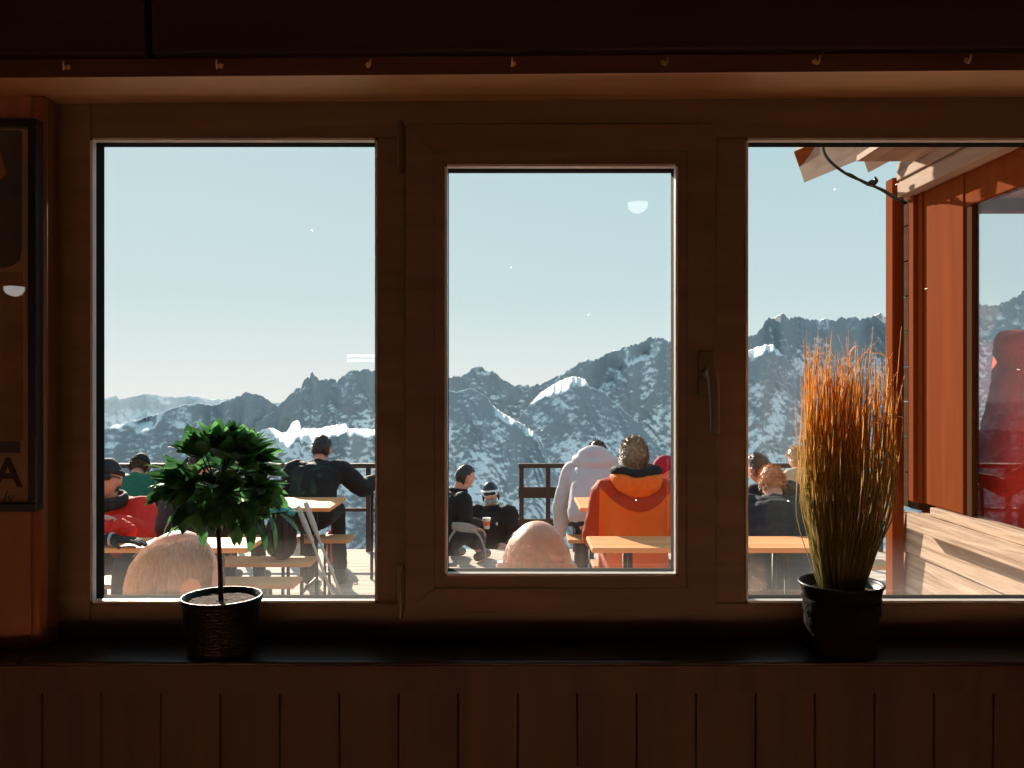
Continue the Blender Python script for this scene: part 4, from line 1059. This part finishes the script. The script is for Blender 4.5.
def hats(kind, c):
    V = Vector; hc, HM, s, t = c['hc'], c['HM'], c['s'], c['t']
    def dome(mb, k, zmin, nu=32, nv=12, zs=1.0):
        b = len(mb.v)
        for i in range(nv + 1):
            z = lerp(zmin, 1, (i / nv) ** .8) if i < nv else .9999
            r = math.sqrt(max(0, 1 - z * z)) if z > 0 else 1 - .12 * z * z
            for j in range(nu):
                a = 2 * math.pi * j / nu
                mb.v.append(hc + HM @ (V((.079 * r * math.cos(a), .101 * r * math.sin(a), .121 * z * zs)) * s * k))
        for i in range(nv):
            for j in range(nu): mb.f.append((b+i*nu+j, b+i*nu+(j+1)%nu, b+(i+1)*nu+(j+1)%nu, b+(i+1)*nu+j))
        mb.f.append(tuple(b + j for j in reversed(range(nu)))); mb.f.append(tuple(b + nv * nu + j for j in range(nu)))
    if kind in ('cap', 'beanie_red', 'beanie_black'):
        m = {'cap': DARK, 'beanie_red': cloth('crimson_knit', (.36,.012,.03)), 'beanie_black': BLACK}[kind]
        d = MB(); dome(d, 1.09, .34 if kind == 'cap' else .12, zs=1.02); o = d.build('cap' if kind == 'cap' else 'beanie', m, t, smooth=True, local=True)
        r = MB(); z = .33 if kind == 'cap' else .14
        ring = [hc + HM @ (V((.086 * math.cos(R(a)), .109 * math.sin(R(a)), .121 * z)) * s) for a in range(0, 361, 20)]
        r.tube(ring, [(.007*s, .016*s)] * len(ring), 8, 2, cap=False); r.build('brim_band', m, o, smooth=True, local=True)
    if kind == 'cap':          # and wraparound sunglasses
        g = MB()
        for sd in (-1, 1):
            g.ell(hc + HM @ (V((sd * .032, .094, .004)) * s), (.033*s, .009*s, .024*s), HM @ Euler((0, R(8 * sd), -R(sd * 16))).to_matrix(), 16, 10)
            g.tube([hc + HM @ (V((sd * .058, .083, .008)) * s), hc + HM @ (V((sd * .078, .04, .008)) * s), hc + HM @ (V((sd * .084, -.01, .006)) * s)], [.0035*s] * 3, 6, 2)
        g.tube([hc + HM @ (V((-.012, .098, .007)) * s), hc + HM @ (V((.012, .098, .007)) * s)], [.003*s] * 2, 6, 1)
        g.build('sunglasses', LENS, t, smooth=True, local=True)
    if kind == 'goggle':
        d = MB(); dome(d, 1.22, -.05, zs=.96); o = d.build('ski_helmet', PLAST, t, smooth=True, local=True)
        for sd in (-1, 1):
            e = MB(); e.ell(hc + HM @ (V((sd * .086, -.015, -.03)) * s), (.014*s, .036*s, .05*s), HM, 14, 10); e.build('ear_pad', PLAST, o, smooth=True, local=True)
        st = MB(); ring = [hc + HM @ (V((.100 * math.cos(R(a)), .124 * math.sin(R(a)), .034)) * s) for a in range(0, 361, 15)]
        st.tube(ring, [(.006*s, .013*s)] * len(ring), 8, 2, cap=False); st.build('goggle_strap', WHITEP, o, smooth=True, local=True)
        sp = MB(); sp.tube([hc + HM @ (V((x * .1, (.05 - abs(x) * .3 * abs(x)) * 0 + .06 - x * x * .5, .108 - x * x * .9)) * s) for x in (-.7, -.35, 0, .35, .7)], [.005*s] * 5, 8, 3)
        g = MB(); g.tube([hc + HM @ (V((x, .112 - 4.5 * x * x, .012)) * s) for x in (-.075, -.04, 0, .04, .075)], [(.012*s, .026*s), (.016*s, .031*s), (.016*s, .029*s), (.016*s, .031*s), (.012*s, .026*s)], 14, 4)
        g.build('goggle_frame', WHITEP, t, smooth=True, local=True)
        g = MB(); g.tube([hc + HM @ (V((x, .121 - 4.2 * x * x, .011)) * s) for x in (-.06, -.03, 0, .03, .06)], [(.010*s, .018*s), (.012*s, .022*s), (.012*s, .020*s), (.012*s, .022*s), (.010*s, .018*s)], 14, 4)
        g.build('goggle_lens', LENS, t, smooth=True, local=True)
        bd = MB(); bd.tube([hc + HM @ (V((x, .078 - 7 * x * x, -.085 + 3 * x * x)) * s) for x in (-.055, -.03, 0, .03, .055)], [(.014*s, .022*s), (.022*s, .028*s), (.026*s, .032*s), (.022*s, .028*s), (.014*s, .022*s)], 12, 4)
        fuse(bd.build('beard', GREYB, t, local=True), .008, 2, wrinkle=.006, wscale=60)

V = Vector
ZH = 0
# --- the two balding men on the bench against the wall
def ring_mask(x, y, z): return -.70 < z < .52 + .30 * x + .5 * (random.random() - .5) and y < .42
def fuzz_mask(x, y, z): return z > -.65 and y < .3 and noise.noise(Vector((x * 9, y * 9, z * 9))) * .5 + random.random() * .9 > .15 + 1.1 * max(0, z)
person('balding man with white hair sitting under the leafy tree window, seen from behind', (PX(175.5, 1.93), 1.93, PZ(531, 1.93)), face=38, lean=4, pitch=6, s=1.0, seat=.34, jacket=NAVY, hair=WHITEHAIR, hairlen=.032, hairn=15000, hairmask=ring_mask, skin=SKINP, voxel=.0055, seed=1, knee=.40)
person('bald man with short stubble sitting outside below the middle sash', (PX(537, 2.0), 2.0, PZ(521.5, 2.0)), face=8, lean=8, pitch=10, s=.95, seat=.34, jacket=DARK, hair=FUZZ, hairlen=.007, hairn=4200, hairmask=fuzz_mask, skin=SKINP, voxel=.0055, seed=2, knee=.40)
# --- left group
A = person('man in red jacket, dark cap and sunglasses facing the window', (PX(107, 5.25), 5.25, PZ(460.5, 5.25)), face=178, lean=24, pitch=-34, collarsize=1.3, s=1.06, jacket=RED, collar=DARK, hat='cap', hair=DARKHAIR, hairlen=.012, hairn=200, seed=3, puff=.035,
           seat=.36, arms={-1: (V((-.04, .13, -.115)), V((.03, .30, -.03))), 1: (V((.04, .13, -.115)), V((-.03, .30, -.02)))})
person('person in green jacket with a black beanie, bending behind the man in red', (PX(140, 7.36), 7.36, PZ(454.5, 7.36)), face=-8, lean=14, pitch=22, s=1.08, jacket=GREEN, hat='beanie_black', hair=BROWNHAIR, hairlen=.03, hairn=500, seed=4, puff=.045)
person('person in dark jacket with a red hood, mostly hidden behind the leafy tree', (PX(200, 6.25), 6.25, PZ(448, 6.25)), arms={-1: (V((-.09, .02, -.27)), V((.05, .14, -.34))), 1: (V((.09, .02, -.27)), V((-.05, .14, -.34)))}, seat=.42, face=0, lean=12, pitch=10, s=1.0, jacket=DARK, hood=RED, collar=RED, hair=DARKHAIR, seed=5, puff=.03)
person('person in dark jacket half hidden by the leafy tree, beside the man in black', (PX(243, 7.42), 7.42, PZ(446, 7.42)), face=6, lean=14, pitch=10, s=1.0, jacket=BLACK, hood=BLACK, hair=DARKHAIR, seed=6, puff=.04)
E = person('man in black jacket seen from behind, arm resting on the small table', (PX(321.5, 7.36), 7.36, PZ(436.5, 7.36)), face=2, lean=8, pitch=4, s=1.0, jacket=BLACK, hood=BLACK, hair=DARKHAIR, hairlen=.02, hairn=900, seed=7, puff=.055, shoulder=.20,
           arms={-1: (V((-.09, .05, -.27)), V((-.02, .28, -.28))), 1: (V((.17, .12, -.17)), V((.27, .34, -.10)))})
# --- middle group
Fm = person('dark-haired man in black in the low chair, passing a paper cup', (PX(465, 8.0), 8.0, PZ(465.5, 8.0)), face=58, lean=6, pitch=8, s=1.0, jacket=BLACK, hair=DARKHAIR, hairlen=.012, hairn=500, seed=8, puff=.025, knee=.42, foot_fwd=.25, seat=.03,
            arms={-1: (V((-.06, .08, -.27)), V((.06, .28, -.33))), 1: (V((.06, -.01, -.22)), V((-.01, .17, -.225)))}, curl=.9, legturn=35)
Gm = person('bearded man in black jacket with ski helmet and white goggles, facing the window', (PX(490.5, 9.75), 9.75, PZ(483.5, 9.75)), face=184, floor=-.86, lean=6, pitch=-6, headroll=6, s=1.02, jacket=BLACK, hat='goggle', seat=None, seed=9, puff=.05, shoulder=.205)
lg_ = MB(); lg_.box(-.148, -.118, .15, .156, 0, .05)
Hm = person('person in white jacket with the hood down, sitting with back to the window', (PX(597, 7.4), 7.4, PZ(442, 7.4)), face=12, lean=18, pitch=24, s=1.0, hoodup=.06, hoodsize=1.12, hoodbag=True, smoothcloth=True, jacket=WHITE, hood=WHITE, collar=PINK, hair=BROWNHAIR, hairlen=.028, hairn=800, seed=10, puff=.05, shoulder=.19,
            arms={-1: (V((-.09, -.02, -.29)), V((-.12, .10, -.55))), 1: (V((.10, .08, -.26)), V((.0, .33, -.28)))})
Im = person('person in orange jacket seen from behind, sitting by the window', (PX(634, 5.42), 5.42, PZ(438.5, 5.42)), face=0, lean=7, pitch=6, s=.97, seat=.36, knee=.36, foot_fwd=0, hoodup=.026, hoodsize=.94, jacket=YOKE, hood=ORANGE, hoodlining=BLACK, collar=ORANGE, trousers=RUST, hair=SANDHAIR, hairlen=.025, hairn=2600, seed=11, puff=.04, shoulder=.182,
            arms={-1: (V((-.07, .05, -.28)), V((-.03, .32, -.31))), 1: (V((.07, .05, -.28)), V((.03, .32, -.31)))})
person('person in crimson beanie and red jacket behind the shoulder of the orange jacket', (PX(668, 6.1), 6.1, PZ(457, 6.1)), face=-20, yaw=-55, arms={-1: (V((-.09, .02, -.27)), V((.05, .16, -.33))), 1: (V((.09, .02, -.27)), V((-.05, .16, -.33)))}, lean=10, pitch=14, s=.94, seat=.42, jacket=RED, hat='beanie_red', hair=BROWNHAIR, hairlen=.03, hairn=500, seed=12)
# --- right group
person('ginger-haired person in dark navy jacket bent over, beside the tall grass', (PX(772, 5.6), 5.6, PZ(468, 5.6)), knee=.31, foot_fwd=0, seat=.36, arms={-1: (V((-.10, .02, -.26)), V((.05, .20, -.32))), 1: (V((.10, .02, -.26)), V((-.05, .20, -.32)))}, face=8, lean=22, pitch=22, s=.95, jacket=NAVY, hood=NAVY, hair=GINGER, hairlen=.03, hairn=1200, seed=13, puff=.055, shoulder=.20)
person('dark-haired person in black jacket behind the navy jacket', (PX(759, 6.13), 6.13, PZ(455, 6.13)), face=-30, arms={-1: (V((-.09, .02, -.27)), V((.05, .16, -.33))), 1: (V((.09, .02, -.27)), V((-.05, .16, -.33)))}, lean=10, pitch=6, s=.94, seat=.42, jacket=BLACK, hair=BROWNHAIR, hairlen=.025, hairn=700, seed=14)
person('blond person in beige jacket half hidden by the tall grass', (PX(798, 7.38), 7.38, PZ(448, 7.38)), face=-20, lean=14, pitch=14, s=1.06, jacket=BEIGE, hood=BEIGE, hair=BLOND, hairlen=.03, hairn=900, seed=15, puff=.05)
person('person in red jacket standing inside the glazed porch', (1.905, 2.84, 2.06), coat=.5, face=88, floor=.30, pose='stand', lean=13, pitch=8, s=1.02, jacket=BRIGHTRED, hood=BRIGHTRED, hair=BROWNHAIR, seed=16, puff=.045, shoulder=.19,
       arms={-1: (V((-.03, .04, -.29)), V((.0, .22, -.38))), 1: (V((.04, -.02, -.28)), V((.02, .14, -.40)))})

# ================================================================== THINGS ON THE TERRACE
# paper cup in the man's hand
hw = Fm['loc'] + Fm['Rw'] @ (Fm['wr'][1] + (Fm['wr'][1] - Fm['el'][1]).normalized() * .085)
cp = thing('paper_cup', 'white paper cup with an orange band held by the dark-haired man', 'cup', hw + V((.015, -.03, -.06)))
c = MB(); c.lathe([(0, 0), (.026, 0), (.038, .10), (.0395, .102), (.036, .10), (0, .097)], (0, 0, 0), 24); c.build('cup_body', plain('white_card', (.8, .78, .75), rough=.6), cp, smooth=True, local=True)
c = MB(); c.lathe([(.0302, .03), (.0352, .072), (.0345, .072), (.0295, .03)], (0, 0, 0), 24); c.build('orange_band', plain('orange_card', (.85, .14, .03), rough=.6), cp, smooth=True, local=True)
# low grey chair
GREYP = plain('grey_chair_plastic', (.30, .30, .29), rough=.45)
ch = thing('low_chair', 'low grey chair with a tube leg under the dark-haired man in black', 'chair', (PX(466, 7.85), 7.95, DZ))
a = Fm['loc']; cz = PZ(526, 7.74)
c = MB(); c.tube([P(453, 526, 7.60), P(460, 527, 7.54), P(468, 528, 7.53), P(476, 530, 7.56)], [(.012, .035), (.013, .042), (.013, .042), (.010, .03)], 12, 4, xref=(0, 1, 0)); c.build('backrest', GREYP, ch, smooth=True)
c = MB(); c.box(a.x - .20, a.x + .20, 7.80, 8.2, DZ + .07, DZ + .09); c.build('seat', GREYP, ch, bevel=.008)
for s1 in (0, 1):
    c = MB()
    if s1: c.tube([P(474, 531, 7.56), P(480, 537, 7.66), P(485, 552, 7.66), (PX(486, 7.66), 7.66, DZ + .012)], [.011] * 4, 8, 5)
    else: c.tube([P(455, 530, 7.60), P(449, 540, 7.64), P(446, 552, 7.66), (PX(446, 7.66), 7.66, DZ + .012)], [.011] * 4, 8, 5)
    c.build('leg', GREYP, ch, smooth=True)
# ski poles leaning against the sunlit table
POLE = plain('pale_grey_pole', (.50, .44, .39), rough=.5)
ga = 'pale grey ski poles leaning on the table'
for lab, top, mid_, foot in (('pale grey ski pole leaning on the sunlit table, its grip higher', P(306, 504, 6.12), P(318, 537, 6.02), P(358, 621, 5.9)),
                             ('pale grey ski pole leaning on the sunlit table, its grip nearer the leafy tree', P(298.5, 508, 6.10), P(312, 541, 5.96), P(349, 618, 5.80))):
    foot.z = DZ
    t = thing('ski_pole', lab, 'ski pole', foot, 0, ga)
    k = MB(); dr = (mid_ - top); k.tube([top, top + dr * .5, mid_], [.017, .021, .014], 12, 3); k.build('grip', POLE, t, smooth=True)
    k = MB(); k.tube([mid_, lerp(mid_, foot, .5), foot], [.0095, .0095, .007], 10, 2); k.build('shaft', POLE, t, smooth=True)
    k = MB(); q = lerp(mid_, foot, .9); k.ell(q, (.035, .035, .006), None, 18, 6); k.build('basket', POLE, t, smooth=True)
# rucksack with teal lid on the bench
rk = thing('rucksack', 'black rucksack with a teal lid on the sunlit bench', 'rucksack', (PX(281, 5.96), 5.965, .44))
x0 = PX(281, 5.96)
c = MB(); c.tube([(x0, 5.965, .50), (x0, 5.965, .62), (x0, 5.965, .72)], [(.105, .085), (.11, .088), (.085, .07)], 18, 4, xref=(1, 0, 0)); fuse(c.build('bag', BLACK, rk), .012, 3, wrinkle=.006)
c = MB(); c.tube([(x0 - .075, 5.955, .745), (x0 - .03, 5.945, .775), (x0 + .03, 5.945, .777), (x0 + .075, 5.955, .75)], [(.028, .05), (.028, .06), (.028, .06), (.028, .05)], 12, 4, xref=(0, 0, 1)); c.build('lid', cloth('teal_fabric', (.03, .30, .36)), rk, smooth=True)
for sx in (-.05, .05):
    c = MB(); c.tube([(x0 + sx, 5.875, .70), (x0 + sx * 1.2, 5.862, .60), (x0 + sx, 5.877, .50)], [(.018, .005)] * 3, 8, 4, xref=(1, 0, 0)); c.build('strap', DARK, rk, smooth=True)
# bags on the deck under the bench
def bag(name, label, px0, px1, y, h, m):
    xa, xb = PX(px0, y), PX(px1, y)
    t = thing(name, label, 'bag', ((xa + xb) / 2, y, DZ))
    c = MB(); w = (xb - xa) / 2; x = (xa + xb) / 2
    c.tube([(x, y, DZ + .05), (x, y, h * .5), (x, y, h - .03)], [(w, .07), (w * 1.02, .075), (w * .9, .05)], 16, 3, xref=(1, 0, 0)); fuse(c.build('pouch', m, t), .01, 2, wrinkle=.005, wscale=16)
    c = MB(); c.tube([(x - w * .4, y, h - .01), (x - w * .2, y, h + .04), (x + w * .2, y, h + .04), (x + w * .4, y, h - .01)], [.008] * 4, 8, 4); c.build('handle', DARK, t, smooth=True)
bag('bag', 'pale grey bag on the deck under the bench of the man in black', 287, 306, 8.3, .20, plain('pale_bag', (.60, .58, .56), rough=.7, var=.35, scale=18))
bag('bag', 'red bag on the deck under the bench of the man in black', 327, 342, 8.3, .22, cloth('red_bag_fabric', (.68, .07, .03)))
# on the table of the man in red: hat, gloves, checked scarf
def lump(name, label, cat, pts, rads, m, part, wr=.008, vx=.008, group=None):
    t = thing(name, label, cat, (pts[0][0], pts[0][1], .752))
    c = MB(); c.tube(pts, rads, 14, 4, xref=(1, 0, 0)); o = fuse(c.build(part, m, t), vx, 3, wrinkle=wr, wscale=24); return t
yk = 4.80
lump('knit_hat', 'bright red crumpled hat on the table of the man in red', 'hat', [(PX(104, yk), yk + .0, .825), (PX(116, yk), yk + .0, .845), (PX(130, yk), yk + .0, .82)], [(.04, .045), (.05, .05), (.04, .04)], RED, 'knit')
def check_mat():
    m, nt, nd, lk = new_mat('grey_check_fabric'); o = nd.new('ShaderNodeOutputMaterial'); b = nd.new('ShaderNodeBsdfPrincipled'); lk.new(b.outputs[0], o.inputs[0])
    v = mapped(nd, lk, (1, 1, 1)); ck = N(nd, 'ShaderNodeTexChecker', Scale=90.0); ck.inputs['Color1'].default_value = (.55, .52, .55, 1); ck.inputs['Color2'].default_value = (.30, .28, .32, 1)
    lk.new(v, ck.inputs['Vector']); lk.new(ck.outputs[0], b.inputs['Base Color']); b.inputs['Roughness'].default_value = .8
    return m
lump('scarf', 'grey and white checked scarf bundled on the table of the man in red', 'scarf', [(PX(92, yk), yk - .07, .785), (PX(102, yk), yk - .06, .787), (PX(109, yk), yk - .06, .782)], [(.03, .03), (.035, .033), (.03, .028)], check_mat(), 'cloth')
gv = thing('glove', 'black ski glove on the table beside the red hat', 'glove', (PX(131, yk), yk - .05, .752))
c = MB(); hand(c, V((PX(121, yk), yk - .10, .792)), V((1, -.1, -.02)), V((0, 0, -1)), 1.25, .22, 1); c.tube([(PX(117, yk), yk - .10, .79), (PX(122, yk), yk - .10, .79)], [.036, .034], 12, 2)
fuse(c.build('shell', BLACK, gv), .006, 2)
c = MB(); c.tube([(PX(119, yk), yk - .10, .79), (PX(121.5, yk), yk - .10, .79)], [.040, .039], 14, 1, cap=False); c.build('cuff', plain('grey_cuff', (.4, .4, .4)), gv, smooth=True)
# small pale marks on clothes
def patch(ctx, name, pos, size, m, n=1):
    t = ctx['t']; c = MB(); p = V(pos)
    c.box(p.x - size[0], p.x + size[0], p.y, p.y + .004, p.z - size[1], p.z + size[1]); c.build(name, m, t, local=True, bevel=.001)
q = Gm['nb'] + V((-.075, .165, -.16)); patch(Gm, 'chest_badge', q, (.010, .016), WHITEP)

# ================================================================== LAMPS IN THE ROOM (bowls and strip reflect small in the panes; low ones are added fill)
m_bulb = emit('frosted_lamp_glow', (1, .96, .9), 5.0)
for lab, loc, r in (('small frosted bowl lamp hanging over the middle of the room', (.75, -2.2, 2.73), .062), ('small frosted bowl lamp hanging near the poster side wall', (-2.87, -2.2, 2.21), .056)):
    t = thing('pendant_lamp', lab, 'lamp', loc, 0, 'frosted bowl lamps')
    c = MB(); pr_ = [(0, -r)] + [(r * math.sin(R(a)), -r * math.cos(R(a))) for a in range(10, 91, 10)] + [(0, 0)]
    c.lathe(pr_, (0, 0, 0), 28); c.build('lamp_shade', m_bulb, t, smooth=True, local=True)
    c = MB(); c.bar((0, 0, 0), (0, 0, RZ1 - loc[2]), .004); c.build('cord', m_black, t, local=True)
wl = thing('wall_lamp', 'narrow white strip lamp on the wall facing the windows', 'lamp', (-.98, RY0 + .05, 1.82))
bx('base', m_black, wl, -1.08, -.88, RY0 + .002, RY0 + .03, 1.79, 1.85); bx('tube', m_bulb, wl, -1.08, -.88, RY0 + .03, RY0 + .05, 1.795, 1.815); bx('tube', m_bulb, wl, -1.08, -.88, RY0 + .03, RY0 + .05, 1.825, 1.845)

for lab, x in (('added fill lamp low on the unseen wall, near the poster side of the room', -1.9), ('added fill lamp low in the middle of the unseen wall', .15), ('added fill lamp low on the unseen wall, at the porch side of the room', 1.9)):  # lamps added on the unseen wall to fill the room with light
    t = thing('added_fill_lamp', lab, 'lamp', (x, RY0, .12), 0, 'added fill lamps low on the unseen wall')
    bx('back_plate', m_black, t, x - .10, x + .10, RY0 + .002, RY0 + .02, .02, .22)
    c = MB(); c.tube([(x, RY0 + .06, -.02), (x, RY0 + .06, .26)], [(.16, .035)] * 2, 20, 1, xref=(1, 0, 0)); c.build('lamp_shade', emit('fill_shade_glow', (1, .62, .32), 1.5), t, smooth=True)
    L = bpy.data.lights.new('fill_light', 'AREA'); L.shape = 'RECTANGLE'; L.size = .5; L.size_y = .3; L.energy = 225; L.color = (1, .89, .76)
    lo = bpy.data.objects.new('fill_light', L); C.objects.link(lo); lo.parent = t; lo.location = (0, .11, 0); lo.rotation_euler = (R(90), 0, R(180))
# ================================================================== LIGHT, SKY, CAMERA
AZ, EL = R(23), R(21)
sun = bpy.data.lights.new('sun', 'SUN'); sun.energy = 11.0; sun.angle = R(.6); sun.color = (1, .86, .70)
so = bpy.data.objects.new('sun', sun); C.objects.link(so)
S = Vector((-math.sin(AZ) * math.cos(EL), math.cos(AZ) * math.cos(EL), math.sin(EL)))
so.rotation_euler = S.to_track_quat('Z', 'Y').to_euler(); so.location = S * 30
w = bpy.data.worlds.new('sky'); bpy.context.scene.world = w; w.use_nodes = True
nt = w.node_tree; nt.nodes.clear(); nd, lk = nt.nodes, nt.links
ow = nd.new('ShaderNodeOutputWorld'); bg = nd.new('ShaderNodeBackground'); lk.new(bg.outputs[0], ow.inputs[0])
tc = nd.new('ShaderNodeTexCoord'); sp = nd.new('ShaderNodeSeparateXYZ'); lk.new(tc.outputs['Generated'], sp.inputs[0])
mr = N(nd, 'ShaderNodeMapRange'); mr.inputs[1].default_value = -.1; mr.inputs[2].default_value = .9; lk.new(sp.outputs['Z'], mr.inputs[0])
rp = ramp(nd, [(0, (.55,.60,.63)), (.085, (.86,.88,.855)), (.13, (.74,.835,.825)), (.20, (.60,.755,.775)), (.36, (.49,.68,.725)), (1, (.30,.52,.66))])
lk.new(mr.outputs[0], rp.inputs[0])
dt = N(nd, 'ShaderNodeVectorMath', operation='DOT_PRODUCT'); lk.new(tc.outputs['Generated'], dt.inputs[0]); dt.inputs[1].default_value = S
mxd = N(nd, 'ShaderNodeMath', operation='MAXIMUM'); lk.new(dt.outputs['Value'], mxd.inputs[0]); mxd.inputs[1].default_value = 0
pwd = N(nd, 'ShaderNodeMath', operation='POWER'); lk.new(mxd.outputs[0], pwd.inputs[0]); pwd.inputs[1].default_value = 9
mls = N(nd, 'ShaderNodeMath', operation='MULTIPLY'); lk.new(pwd.outputs[0], mls.inputs[0]); mls.inputs[1].default_value = .12
mxs = N(nd, 'ShaderNodeMix', data_type='RGBA'); lk.new(mls.outputs[0], mxs.inputs[0]); lk.new(rp.outputs[0], mxs.inputs[6]); mxs.inputs[7].default_value = (1.2, 1.12, 1.0, 1)
lk.new(mxs.outputs[2], bg.inputs[0]); bg.inputs[1].default_value = 1.06
cam = bpy.data.cameras.new('camera'); cam.sensor_fit = 'HORIZONTAL'; cam.sensor_width = 36; cam.lens = 36 * F / 1024; cam.clip_start = .05; cam.clip_end = 20000
co = bpy.data.objects.new('camera', cam); C.objects.link(co); co.location = (0, 0, CZ); co.rotation_euler = (R(90), 0, 0)
sc = bpy.context.scene; sc.camera = co
sc.view_settings.view_transform = 'Standard'; sc.view_settings.look = 'None'; sc.view_settings.gamma = 1; sc.view_settings.exposure = 0; sc.view_settings.use_curve_mapping = False
sc.cycles.max_bounces = 10; sc.cycles.diffuse_bounces = 5; sc.cycles.transparent_max_bounces = 24; sc.cycles.sample_clamp_indirect = 6
